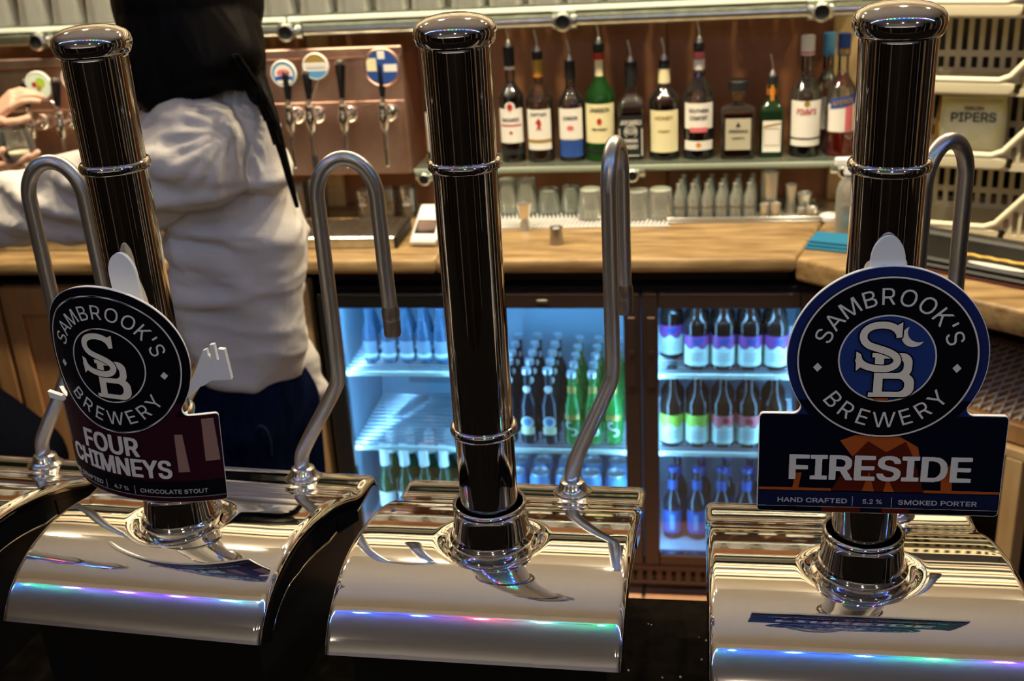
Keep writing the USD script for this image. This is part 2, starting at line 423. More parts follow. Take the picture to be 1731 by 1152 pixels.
def cover_mesh(w, r=.007, thick=.0022):
    """The chrome hood: the profile swept across, its two side edges rolled over."""
    e = np.linspace(0, PI / 2, 7); xs_, dr = [], []
    for a in e: xs_.append(-w / 2 + r - r * math.cos(a)); dr.append(r - r * math.sin(a))
    mid = sorted(set(np.round(np.concatenate([np.linspace(-w / 2 + r, w / 2 - r, 16)[1:-1], np.linspace(-.046, .046, 86)]), 6))); xs_ += mid; dr += [0.] * len(mid)
    for a in e[::-1]: xs_.append(w / 2 - r + r * math.cos(a)); dr.append(r - r * math.sin(a))
    xs_, dr = np.array(xs_), np.array(dr); nx, npf = len(xs_), len(PR); v = []
    for off in (0., thick):
        for i in range(npf):
            q = PR[i] - PN[i] * (dr[:, None] + off)
            v.append(np.stack([xs_, q[:, 0], q[:, 1]], 1))
    v = np.concatenate(v); f = []; g = nx * npf; rad = np.hypot(v[:, 0], v[:, 1]); near = (rad > .0385) & (rad < .0405); v[near, :2] *= (.0400 / rad[near])[:, None]; hole = rad < .0402; v[:, 2] -= .0016 * np.clip(1 - (rad - .040) / .007, 0, 1) ** 2
    for i in range(npf - 1):
        for j in range(nx - 1):
            A, B, C, D = i * nx + j, i * nx + j + 1, (i + 1) * nx + j + 1, (i + 1) * nx + j
            if hole[[A, B, C, D]].all(): continue
            f += [(A, B, C), (A, C, D), (g + A, g + C, g + B), (g + A, g + D, g + C)]
    loop = [(0, j) for j in range(nx)] + [(i, nx - 1) for i in range(1, npf)] + [(npf - 1, j) for j in range(nx - 2, -1, -1)] + [(i, 0) for i in range(npf - 2, 0, -1)]
    ids = [i * nx + j for i, j in loop]
    for a, b in zip(ids, ids[1:] + ids[:1]): f += [(a, g + a, g + b), (a, g + b, b)]
    return trimesh.Trimesh(v, f, process=False)


def side_poly(a, b):
    """Outline of a cheek under the hood, between depths a and b below it."""
    up = PR - PN * a; lo = PR - PN * np.interp(np.linspace(0, 1, len(PR)), [0, .3, .75, 1], [b * .8, b, b, b * .25])[:, None]
    return Polygon(np.vstack([up, lo[::-1]])).buffer(0)


def ring_torus(R, r, z, n=48): a = np.linspace(0, 2 * PI, 15); return lathe([(R + r * math.cos(t), z + r * math.sin(t)) for t in a], n)


def neck_path(kink, loop):
    """Foot, slanted kink towards the bearing kink, upright, then a hoop towards the bearing loop (degrees) and the short leg with the nozzle."""
    K = .046; a, b = math.radians(kink), math.radians(loop); R = .0255; top = .270
    p = [V([x * math.cos(a), x * math.sin(a), z]) for x, z in rounded_path([(0, .003), (0, .020), (.004, .032), (K - .005, .092), (K, .105), (K, .17), (K, top)], 3, .22)]
    o = V([K * math.cos(a), K * math.sin(a), 0])
    for t in list(np.linspace(PI, 0.12, 22)) + [None, None]:
        x, z = (R + R * math.cos(t), top + 1.35 * R * math.sin(t)) if t is not None else ((2 * R + .0005, .21) if len(p) < 10 ** 6 and p[-1][2] > .25 else (2 * R + .0015, .166))
        p.append(o + V([x * math.cos(b), x * math.sin(b), z]))
    return np.array(p)


def beer_engine(label, x, y, rz, neck_turn, neck_at=(.046, .140), loc_w=.221):
    t = thing('beer_pump', label, 'beer pump', (x, y, BAR), rz, 'row of chrome hand pumps on the bar')
    h = loc_w / 2
    base = Polygon([(-.080, .0005), (.126, .0005), (.126, .070), (.10, .088), (.05, .108), (0, .118), (-.03, .120), (-.055, .112), (-.072, .100), (-.082, .088)])
    m = mv(ext(base, loc_w - .030), (0, 0, -(loc_w - .030) / 2)); m.vertices = m.vertices[:, [2, 0, 1]]
    obj('body', m, black_matt, t, 30)
    obj('hood', cover_mesh(loc_w), chrome, t, 40, label='polished chrome curved hood')
    for s in (-1, 1):
        m = mv(ext(side_poly(.0035, .034), .006), (0, 0, s * (h - .006) - .003)); m.vertices = m.vertices[:, [2, 0, 1]]
        obj('side_cheek', m, black_gloss, t, 20, label='glossy black side cheek under the hood')
        lip = PR - PN * np.interp(np.linspace(0, 1, len(PR)), [0, .3, .75, 1], [.0345 * .8, .0345, .0345, .0345 * .25])[:, None]
        pth = np.stack([np.full(len(lip), s * (h - .0035)), lip[:, 0], lip[:, 1]], 1)[4:-6]
        obj('lip', tube(pth, .0011, 6), chrome_dark, t, True)
        q = Polygon([(.062, .113), (.112, .0905), (.112, .077), (.062, .094)]).buffer(-.001)
        m = mv(ext(q, .0016), (0, 0, s * (h - .0028) - .0008)); m.vertices = m.vertices[:, [2, 0, 1]]
        obj('inset_plate', m, black_gloss, t, 20)
    tilt = 3.
    sr = lathe([(.0402, -.0016), (.0392, -.0023), (.0380, -.0034), (.0362, -.0050), (.0340, -.0060), (.0290, -.0064)], 72)
    v = sr.vertices.copy(); v[:, 2] += np.interp(v[:, 1], PR[:, 0], PR[:, 1]); sr = trimesh.Trimesh(v, sr.faces, process=False)
    obj('seat_ring', sr, chrome, t, True, label='chrome well ring round the foot of the handle')
    obj('collar', lathe([(.0300, .1360), (.0322, .1425), (.0330, .1440), (.0329, .1456), (.0314, .1468), (.0300, .1490), (.0280, .166), (.0276, .169), (.0285, .1705), (.0288, .1725), (.0280, .1742), (.0264, .1748), (.0248, .1735), (.0240, .166), (.0238, .150)], 56), chrome_dark, t, 50, label='flared chrome collar')
    obj('handle', lathe([(.0215, .150), (.0222, .152), (.0224, .24), (.0226, .44), (.0232, .5175), (.0228, .5195), (.0, .5195)], 56), chrome_dark, t, 40, label='tall polished dark chrome handle')
    for z, r in ((.2385, .0232), (.4405, .0236)):
        a = np.linspace(-PI / 2, PI / 2, 9)
        obj('band', lathe([(r - .002, z - .0036)] + [(r + .0022 * math.cos(q), z + .0036 * math.sin(q)) for q in a] + [(r - .002, z + .0036)], 56), chrome_dark, t, 50)
    obj('cap', lathe([(.0, .5195), (.0245, .5195), (.0262, .5215), (.0274, .5250), (.0277, .5285), (.0270, .5320), (.0245, .5352), (.0185, .5382), (.0100, .5400), (.0, .5405)], 56), chrome_dark, t, 60, label='domed chrome handle cap')
    # the spout at the back
    nx_, ny_ = neck_at; zb = np.interp(ny_, PR[:, 0], PR[:, 1]) - .001
    P = neck_path(*neck_turn) + V([nx_, ny_, zb])
    sn = obj('swan_neck', tube(P, .0067, 20), steel, t, True, label='bent satin steel swan neck spout')
    e = P[-1]
    obj('nozzle', mv(lathe([(.0, -.024), (.0074, -.024), (.0078, -.022), (.0078, -.010), (.0072, -.0085), (.0078, -.007), (.0078, .0), (.0068, .004)], 24), e), mat('nozzle_steel', (.20, .17, .15), .4, 1.) if 'nozzle_steel' not in LOOKS else LOOKS['nozzle_steel'], sn, 40)
    obj('flange', mv(lathe([(.0172, -.005), (.0176, .0010), (.0160, .0022), (.0138, .0040), (.0122, .0064), (.0112, .0095), (.0104, .0112), (.0066, .0118)], 56), (nx_, ny_, zb), rx=-6), flange_steel, t, True)
    return t


PUMPS = [(-.690, .790, -4, (4, 8)), (-.419, .776, -4, (9, 12)), (-.1555, .760, -1, (38, 82)), (.1205, .735, 0, (75, 42))]
PLABEL = ['chrome hand pump cut off by the left edge, showing its spout and black cheek', 'chrome hand pump behind the round-topped chocolate stout clip, left of the bare pump',
          'middle chrome hand pump with a bare handle and no clip', 'chrome hand pump nearest the right edge behind the smoked porter clip']
for (x, y, rz, nt), lb in zip(PUMPS, PLABEL): beer_engine(lb, x, y, rz, nt)

# ------------------------------------------------------------------ pump clips (flat print in layers 0.12 mm proud)
LAY = .00014


def stroke(pts, w): return LineString(pts).buffer(w / 2, cap_style=2, join_style=1)


def bez(*p, n=16):
    p = np.array(p, float); t = np.linspace(0, 1, n)[:, None]
    return (1 - t) ** 3 * p[0] + 3 * (1 - t) ** 2 * t * p[1] + 3 * (1 - t) * t * t * p[2] + t ** 3 * p[3]


def monogram():
    """The interlocked slab S over B, millimetres from the disc's centre."""
    sp = np.vstack([bez((5.6, 19.5), (3.0, 24.5), (-6, 25.2), (-11.5, 22.5)), bez((-11.5, 22.5), (-17.5, 19.5), (-17, 12), (-10.5, 9.3)), bez((-10.5, 9.3), (-5, 7.2), (0, 6.3), (4.0, 3.2)),
                    bez((4.0, 3.2), (9.0, -1.2), (4.5, -7.2), (-4.5, -6.4)), bez((-4.5, -6.4), (-11, -6.0), (-16.0, -4.0), (-17.6, -.6))])
    S = LineString(sp).buffer(2.35, cap_style=1)
    S = S.union(Polygon([(8.0, 26), (3.2, 23), (4.6, 15.2), (8.0, 15.6)])).union(Polygon([(-19.6, 5.6), (-16.6, 4.0), (-14.5, -3.5), (-19.2, -8.0)]))
    B = sbox(-7.6, -26.5, -1.9, 4.6).union(sbox(-10.6, -26.5, 1, -23.4)).union(sbox(-9.4, 1.6, 1, 4.6))
    def lobe(x, y0, y1, r): return sbox(-3, y0, x, y1).union(sbox(-3, y0 + r, x + r, y1 - r)).union(Point(x, y1 - r).buffer(r)).union(Point(x, y0 + r).buffer(r)).buffer(.01)
    B = B.union(lobe(9.0, -12.6, 4.6, 6.6)).union(lobe(10.6, -26.5, -9.6, 7.0))
    B = B.difference(lobe(6.2, -9.4, .8, 4.2).intersection(sbox(-2.0, -30, 30, 30))).difference(lobe(7.4, -22.8, -13.4, 4.2).intersection(sbox(-2.0, -30, 30, 30)))
    return affinity.scale(S, .001, .001, origin=(0, 0)), affinity.scale(B.buffer(0), .001, .001, origin=(0, 0))


S_, B_ = monogram()
disc = lambda r, x=0, y=0: Point(x, y).buffer(r, 48)
RECT = sbox(-.079, -.1155, .079, -.0405).buffer(-.003).buffer(.003)
OUT = RECT.union(disc(.0627)); OUT = OUT.buffer(.005).buffer(-.005)


def clip_layers(kind):
    """[(name, material, mesh)] in clip coordinates: u right, v up from the disc's centre, w towards the customer."""
    L = []; k = [0]
    def add(name, m, shape, lift=1):
        k[0] += lift; z = LAY * k[0]
        L.append((name, m, ext(shape, LAY * .9, z - LAY * .9) if not isinstance(shape, trimesh.Trimesh) else shape))
    L.append(('backing_plate', white_plastic, ext(OUT, .003, -.003)))
    face = OUT.buffer(-.0005); low = RECT.buffer(-.0005)
    add('face_print', print_navy if kind == 'porter' else print_black, face)
    add('panel_print', print_ink if kind == 'porter' else print_maroon, low.union(disc(.0622).intersection(sbox(-.1, -.1155, .1, -.030))).intersection(face))
    if kind == 'porter':
        fire = Polygon([(-.017, -.0725), (-.026, -.0600), (-.017, -.0560), (-.004, -.0556), (.012, -.0565), (.024, -.0640), (.026, -.0725)])
        add('flame_print', print_orange, fire.union(sbox(-.078, -.0985, -.030, -.0965)).union(sbox(.03, -.0985, .078, -.0965)).union(Polygon([(-.056, -.098), (-.054, -.085), (-.05, -.085), (-.052, -.098)])).union(Polygon([(.041, -.097), (.040, -.083), (.047, -.075), (.048, -.097)])))
        add('ember_print', print_rust, Polygon([(-.030, -.098), (-.018, -.0725), (-.008, -.0600), (.004, -.0680), (.016, -.0600), (.022, -.0725), (.030, -.098)]).union(sbox(-.036, -.115, -.010, -.1105)).union(sbox(.004, -.115, .022, -.1105)))
        add('spark_print', print_orange, Polygon([(-.010, -.098), (-.006, -.083), (-.002, -.098)]).union(Polygon([(.004, -.098), (.006, -.087), (.011, -.098)])))
        add('strip_print', print_deep, sbox(-.0785, -.1102, .0785, -.0990))
    else:
        ch = [Polygon([(-.0725, -.085), (-.0735, -.043), (-.0675, -.042), (-.064, -.085)]), Polygon([(.0445, -.0885), (.0445, -.0560), (.0505, -.0560), (.0530, -.0885)]), Polygon([(.0655, -.0800), (.0655, -.0440), (.0745, -.0440), (.0765, -.0800)])]
        [add('chimney_print', print_brick, c_, int(n_ == 0)) for n_, c_ in enumerate(ch)]
        add('strip_print', print_black, sbox(-.0785, -.1102, .0785, -.0965))
    k[0] += 1; z = LAY * k[0]
    rule = sbox(-.078, -.1105, .078, -.1102)
    add('disc_print', print_black, disc(.0566))
    if kind == 'porter': add('inner_disc', print_blue, disc(.0300))
    add('ring_line', print_white, disc(.0562).difference(disc(.0551)).union(disc(.0305).difference(disc(.0295))))
    add('rule_line', print_grey, rule)
    k[0] += 1; z = LAY * k[0]; d = LAY
    dm = lambda x: Polygon([(x - .0028, -.006), (x, -.0028), (x + .0028, -.006), (x, -.0092)])
    add('diamond', print_white, dm(-.0432)); add('diamond', print_white, dm(.0432), 0)
    L.append(('upper_lettering', print_white, arc_text("SAMBROOK'S", .0112, .0375, math.radians(158), math.radians(20), d, z))); L.append(('lower_lettering', print_white, arc_text('BREWERY', .0112, .0489, math.radians(222), math.radians(320), d, z, True)))
    if kind == 'porter':
        add('chimney_top', print_orange, Polygon([(-.0065, -.0292), (-.0060, -.0262), (.0020, -.0262), (.0024, -.0295)]))
        add('moon', print_cream, disc(.0072, .0150, .0160).difference(disc(.0072, .0185, .0192)))
    Bk = B_.buffer(.0009).union(S_.buffer(.0009)); add('monogram_outline', print_black, Bk)
    add('letter_b', print_cream, B_); cut = S_.intersection(sbox(-.012, -.012, .012, .0012))
    add('letter_s_outline', print_black, S_.buffer(.0007).difference(sbox(-.004, -.012, .03, .0035)).union(S_.intersection(B_).buffer(.0007)))
    add('letter_s', print_cream, S_)
    k[0] += 1; z = LAY * k[0]
    if kind == 'porter':
        L.append(('name_lettering', print_white, cat_mesh([text_at('FIRESIDE', .0178, q, -.0880, d, True, .1165, z + abs(q - .0005) * .05) for q in (-.0005, .0005)])))
        tl = [('HAND CRAFTED', -.0425, .046), ('5.2 %', -.0030, .0125), ('SMOKED PORTER', .0390, .0505)]; bars = (-.0160, .0095)
    else:
        L.append(('name_lettering', print_white, cat_mesh([text_at('FOUR', .0155, -.0085 + q, -.0745, d, True, .0500, z + abs(q - .0004) * .05) for q in (-.0004, .0004)] + [text_at('CHIMNEYS', .0150, -.0065 + q, -.0925, d, True, .0925, z + abs(q - .0004) * .05) for q in (-.0004, .0004)])))
        tl = [('HAND CRAFTED', -.0445, .046), ('4.7 %', -.0035, .0130), ('CHOCOLATE STOUT', .0390, .0520)]; bars = (-.0175, .0085)
    L.append(('small_lettering', print_grey, cat_mesh([text_at(s, .0034, u, -.1064, d, True, w, z) for s, u, w in tl] + [ext(sbox(b - .0002, -.1085, b + .0002, -.1010), d, z) for b in bars])))
    return L


FIT = (9.0844, -31.8016, -1.9404, -.1193, -.4298, .7275, 1.4508, .017, -.0617)  # the stout clip is bowed: curvature, turn, place, lean


def bow(m):
    k0, k1, k2, al, x, y, z, t, r = FIT; S = np.linspace(-.1, .1, 201); th = k0 * S + k1 * S * S / 2 + k2 * S ** 3 / 3
    cx = np.concatenate([[0], np.cumsum((np.cos(th[1:]) + np.cos(th[:-1])) / 2 * np.diff(S))]); cy = np.concatenate([[0], np.cumsum((np.sin(th[1:]) + np.sin(th[:-1])) / 2 * np.diff(S))])
    cx -= cx[100]; cy -= cy[100]
    m = m.subdivide_to_size(.010) if len(m.faces) < 2500 else m.copy()
    u, v, w = m.vertices.T; uu = u * math.cos(r) - v * math.sin(r); vv = u * math.sin(r) + v * math.cos(r)
    a = np.interp(uu, S, th); e = V([math.cos(al), math.sin(al), 0]); n = V([math.sin(al), -math.cos(al), 0])
    c = np.interp(uu, S, cx)[:, None] * e - np.interp(uu, S, cy)[:, None] * n + vv[:, None] * V([0, 0, 1]) + (vv * t)[:, None] * n
    nn = np.sin(a)[:, None] * e + np.cos(a)[:, None] * n
    return trimesh.Trimesh(c + w[:, None] * nn, m.faces, process=False)


def tongue(p0, lean):                                                          # the white plastic grip behind a clip
    q = Polygon([(-.0105, -.055), (.0105, -.055), (.0105, .004)] + [(.0105 * math.cos(a), .004 + .017 * math.sin(a)) for a in np.linspace(0, PI, 15)][1:-1] + [(-.0105, .004)])
    m = ext(q, .0035); m.vertices = m.vertices[:, [0, 2, 1]] * [1, -1, 1]; m.invert(); return mv(m, p0, ry=lean)


t = thing('pump_clip', 'dark blue pump clip for smoked porter with a crescent moon, hung on the right pump', 'pump clip', (.1225, .705, 1.4711))
for nm, mm, me in clip_layers('porter'):
    me = me.copy(); me.vertices = np.stack([me.vertices[:, 0], -me.vertices[:, 2], me.vertices[:, 1]], 1)
    obj(nm, me, mm, t, False, label='white lettering' if 'lettering' in nm else None)
obj('grip', tongue((-.003, .0068, .060), 0), white_plastic, t, 30, label='rounded white plastic tongue above the plate')
t = thing('pump_clip', 'bowed black and maroon pump clip for chocolate stout on the left pump', 'pump clip', FIT[4:7])
for nm, mm, me in clip_layers('stout'):
    me = bow(me)
    obj(nm, me, mm, t, False, label='white lettering' if 'lettering' in nm else None)
obj('grip', tongue((.019, .017, .062), -2), white_plastic, t, 30, label='rounded white plastic tongue above the plate')
# the loose strap of the clip, sticking out to the right with its three-toothed end
q = rounded_path([(.036, -.030), (.046, -.034), (.058, -.026), (.066, -.012), (.070, -.004)], 2)
arm = LineString(q[:, :2]).buffer(.0042, cap_style=1)
arm = arm.union(Polygon([(.058, -.026), (.066, -.004), (.069, .003), (.0722, .004), (.0726, -.006), (.0745, -.006), (.0750, .0075), (.0785, .0080), (.0790, -.004), (.0805, -.004), (.0812, .0045), (.0860, .0040), (.0878, -.020), (.072, -.021), (.064, -.026)]))
m = ext(arm, .0040); m.vertices = m.vertices[:, [0, 2, 1]] * [1, -1, 1]; m.invert()
obj('strap', mv(m, (.004, .012, .006)), white_plastic, t, 30, label='loose white strap with a three-toothed end')
m = ext(Polygon([(-.0035, -.002), (-.0045, .0035), (.0065, -.0005), (.0075, -.0045)]), .004); m.vertices = m.vertices[:, [0, 2, 1]] * [1, -1, 1]; m.invert()
obj('strap_end', mv(m, (-.0590, .020, -.0330)), white_plastic, t, 30)

# ------------------------------------------------------------------ the back bar: counter, fridge, cabinets
CT = .928


def bullnose(poly, z0, z1, r=.012):
    ms = []
    for k, a in enumerate(np.linspace(0, PI, 9)):
        ms.append(poly.buffer(-r * (1 - math.sin(a)), join_style=1))
    zs = [z0 + (z1 - z0) / 2 - (z1 - z0) / 2 * math.cos(a) for a in np.linspace(0, PI, 9)]
    out = []
    for p, za, zb in zip(ms[1:], zs[:-1], zs[1:]): out.append(ext(p if p.area > ms[0].area else p, zb - za, za))
    return cat_mesh(out)


def plank_mesh(pts, z0, z1, r=.010):
    """A board with eased edges: stacked insets hulled in pairs (outline convex)."""
    p = Polygon(pts); m = []
    for z, i in ((z0, r * .7), (z0 + r * .4, r * .25), (z0 + r, 0), (z1 - r, 0), (z1 - r * .4, r * .25), (z1 - r * .1, r * .6), (z1, r)):
        q = np.array(p.buffer(-i, join_style=2).exterior.coords)[:-1]; m.append(np.column_stack([q, np.full(len(q), z)]))
    return trimesh.convex.convex_hull(np.vstack(m))


t = thing('back_counter', 'thick varnished oak back bar worktop with a mitred turn on the right', 'counter', (0, 2.5, CT))
obj('plank', plank_mesh([(-2.6, 0), (-.600, 0), (-.600, .483), (-2.6, .483)], -.036, 0), oak, t)
obj('plank', plank_mesh([(-.597, 0), (.222, 0), (.372, .483), (-.597, .483)], -.036, 0), oak, t)
obj('plank', plank_mesh([(.225, 0), (.80, -.465), (1.35, -.05), (1.35, .483), (.375, .483)], -.056, 0), oak, t)
obj('support_rail', bx(-.89, .215, .06, .10, -.075, -.037), dark_wood, t)

fr = thing('bottle_fridge', 'three-door under-counter bottle fridge glowing blue', 'fridge', (0, 2.53, 0))
X0, X1, FT = -.905, .287, .845
D3 = [(-.905, -.531), (-.531, -.123), (-.123, .287)]; OP = [(-.858, -.572), (-.492, -.163), (-.083, .240)]
obj('cabinet', [bx(X0, X1, .40, .42, .03, FT), bx(X0, X0 + .012, .012, .41, .03, FT), bx(X1 - .012, X1, .012, .41, .03, FT), bx(X0, X1, .012, .41, FT - .02, FT), bx(X0, X1, .012, .41, .03, .10)], fridge_black, fr)
obj('liner', [bx(X0 + .013, X1 - .013, .385, .399, .10, FT - .021), bx(X0 + .013, X0 + .022, .012, .399, .10, FT - .021), bx(X1 - .022, X1 - .013, .012, .399, .10, FT - .021), bx(X0 + .013, X1 - .013, .012, .399, .101, .115), bx(X0 + .013, X1 - .013, .012, .399, FT - .032, FT - .021)], liner, fr)
obj('fan_cover', [bx(-.80, -.60, .375, .384, .42, .58)] + [bx(-.74 + .018 * i, -.732 + .018 * i, .371, .376, .44, .55, 0) for i in range(7)], liner_grey, fr)
for x in (-.531, -.123): obj('mullion', bx(x - .018, x + .018, .014, .385, .10, FT - .03), liner, fr)
for k, ((a, b), (o0, o1)) in enumerate(zip(D3, OP)):
    z0, z1, oz0, oz1 = .098, .838, .128, .800
    d = obj('door', [bx(a + .002, o0, -.018, .012, z0, z1, .003), bx(o1, b - .002, -.018, .012, z0, z1, .003), bx(o0, o1, -.018, .012, oz1, z1, .003), bx(o0, o1, -.018, .012, z0, oz0, .003)], fridge_brown if k else fridge_black, fr)
    obj('door_pane', bx(o0 + .0005, o1 - .0005, -.008, -.004, oz0 + .0005, oz1 - .0005, 0), pane_mat, d)
    hx = b - .022 if k == 1 else a + .024
    if k: obj('door_handle', [bx(hx - .010, hx + .010, -.022, -.017, .60, .78, .002), lathe([(.0, .0), (.006, 0), (.006, .005), (0, .005)], 16).apply_transform(trimesh.transformations.rotation_matrix(PI / 2, [1, 0, 0])).apply_translation([hx, -.021, .69])], galv if False else fridge_brown, d)
    for s in ((o0 - .014), (o1 + .012)):
        obj('lamp_strip', bx(s - .0035, s + .0035, .014, .022, oz0 + .01, oz1 - .01, .001), led_cool, fr)
    obj('lamp_strip', bx(o0 + .01, o1 - .01, .014, .030, oz1 + .004, oz1 + .012, .001), led_cool, fr)
    for z in ((.612, .400) if k != 1 else (.400,)):
        sh = obj('shelf', [bx(o0 - .02, o1 + .02, .045 + .022 * i, .049 + .022 * i, z - .012, z - .007, 0) for i in range(15)] + [bx(o0 - .02, o1 + .02, .040, .046, z - .014, z - .004, .001)], cap_silver, fr)
        obj('shelf_edge', bx(o0 - .015, o1 + .015, .033, .0395, z - .014, z - .002, .001), shelf_edge, sh)
obj('badge', bx(-.365, -.340, -.0205, -.0185, .815, .823, .0005), galv, fr)
gz = obj('grille', [bx(X0 + .004, X1 - .004, -.012, -.002, .075, .094), bx(X0 + .004, X1 - .004, -.012, -.002, .034, .046)] + [bx(-.90 + .0245 * i, -.887 + .0245 * i, -.012, -.004, .045, .076, 0) for i in range(48)], fridge_brown, fr)
obj('foot', lathe([(.016, 0), (.016, .012), (.008, .014), (.008, .033)], 16).apply_translation([X0 + .05, .05, 0]), rubber, fr); obj('foot', lathe([(.016, 0), (.016, .012), (.008, .014), (.008, .033)], 16).apply_translation([X1 - .05, .05, 0]), rubber, fr)
obj('foot', lathe([(.016, 0), (.016, .012), (.008, .014), (.008, .033)], 16).apply_translation([X0 + .05, .38, 0]), rubber, fr); obj('foot', lathe([(.016, 0), (.016, .012), (.008, .014), (.008, .033)], 16).apply_translation([X1 - .05, .38, 0]), rubber, fr)

t = thing('wooden_cabinet', 'brown panelled wooden cabinet under the left end of the worktop', 'cabinet', (-1.76, 2.54, 0))
obj('carcass', [bx(-.8, .83, .03, .43, .02, .85)], dark_wood, t)
for i, x in enumerate((-.80, -.40, 0.0, .40)):
    obj('door', [bx(x + .004, x + .05, 0, .028, .03, .845), bx(x + .345, x + .392, 0, .028, .03, .845), bx(x + .05, x + .345, 0, .028, .77, .845), bx(x + .05, x + .345, 0, .028, .03, .10)], cab_wood, t)
    obj('door_panel', bx(x + .05, x + .345, .012, .029, .10, .77, .004), oak_pale if i % 2 else cab_wood, t)
obj('end_post', bx(.795, .832, -.012, .028, .02, .862), oak_pale, t)
obj('shelf', bx(.62, .79, -.09, -.005, .33, .345), oak_pale, t)

# right return: open shelving under the angled worktop
t = thing('open_shelf_unit', 'dark open wooden shelf unit under the angled worktop at the right edge', 'shelf unit', (.30, 2.50, 0), -39)
obj('carcass', [bx(.0, 1.0, .42, .44, .02, .866), bx(.0, .02, .06, .42, .02, .866), bx(.0, 1.0, .05, .42, .02, .04)], dark_wood, t)
obj('upright', bx(.435, .472, .0, .05, .02, .584), oak_pale, t); obj('upright', bx(0, .03, .0, .05, .02, .866), cab_wood, t)
obj('shelf', bx(.03, 1.0, .015, .42, .612, .654), cab_wood, t); obj('shelf', bx(.03, 1.0, .0, .42, .585, .606), oak_pale, t)
t = thing('shelf_net', 'white plastic draining net on the shelf under the angled worktop', 'net mat', (.30, 2.50, .6545), -39)
obj('net', [tube([(x, .03, .003), (x + .10, .38, .003)], .0022, 5) for x in np.arange(.1, .85, .022)] + [tube([(x + .10, .03, .005), (x, .38, .005)], .0022, 5) for x in np.arange(.1, .85, .022)], white_plastic, t, True, kind='stuff')


def tumbler(r0, r1, h, m=glass, wall=.0022, foot=.010):
    return lathe([(0, 0), (r0 * .9, 0), (r0, .002), (r1, h - .001), (r1 - wall / 2, h), (r1 - wall, h - .001), (r0 - wall, foot), (r0 * .6, foot - .002), (0, foot - .002)], 28)


q = V([.30, 2.50, 0]); c39, s39 = math.cos(math.radians(-39)), math.sin(math.radians(-39))
loc39 = lambda a, b, z: (q[0] + a * c39 - b * s39, q[1] + a * s39 + b * c39, z)
for i, (a, b) in enumerate(((.44, .20), (.55, .22))):
    t = thing('shelf_glass', ('clear pint glass on the white net beside the right clip', 'clear pint glass on the white net at the right edge')[i], 'glass', loc39(a, b, .6625), 0, 'glasses on the netted shelf')
    obj('glass', tumbler(.03, .042, .15), glass, t, 40)
for i, (a, b) in enumerate(((.50, .2), (.60, .16), (.74, .2))):
    t = thing('crate_bottle', ORD[i] + ' bluish bottle standing low under the shelf unit at the right edge', 'bottle', loc39(a, b, .0405), 0, 'bottles under the shelf unit')
    obj('bottle', lathe([(0, 0), (.034, 0), (.036, .004), (.036, .22), (.030, .26), (.014, .31), (.014, .38), (0, .38)], 24), navy_g, t, 40)
    obj('label', band(.0362, .08, .17, 1.3), label_sky, t)

# ------------------------------------------------------------------ bottles in the fridge


def bottle_prof(r, hs, hn, rn, ht):
    p = [(0, 0), (r * .90, 0), (r * .985, .002), (r, .006), (r, hs)]
    for k in np.linspace(0, 1, 8)[1:]: p.append((r + (rn - r) * (.5 - .5 * math.cos(PI * k)), hs + (hn - hs) * k))
    return p + [(rn * .97, ht - .012), (rn * 1.12, ht - .011), (rn * 1.12, ht - .003), (rn, ht), (0, ht)]


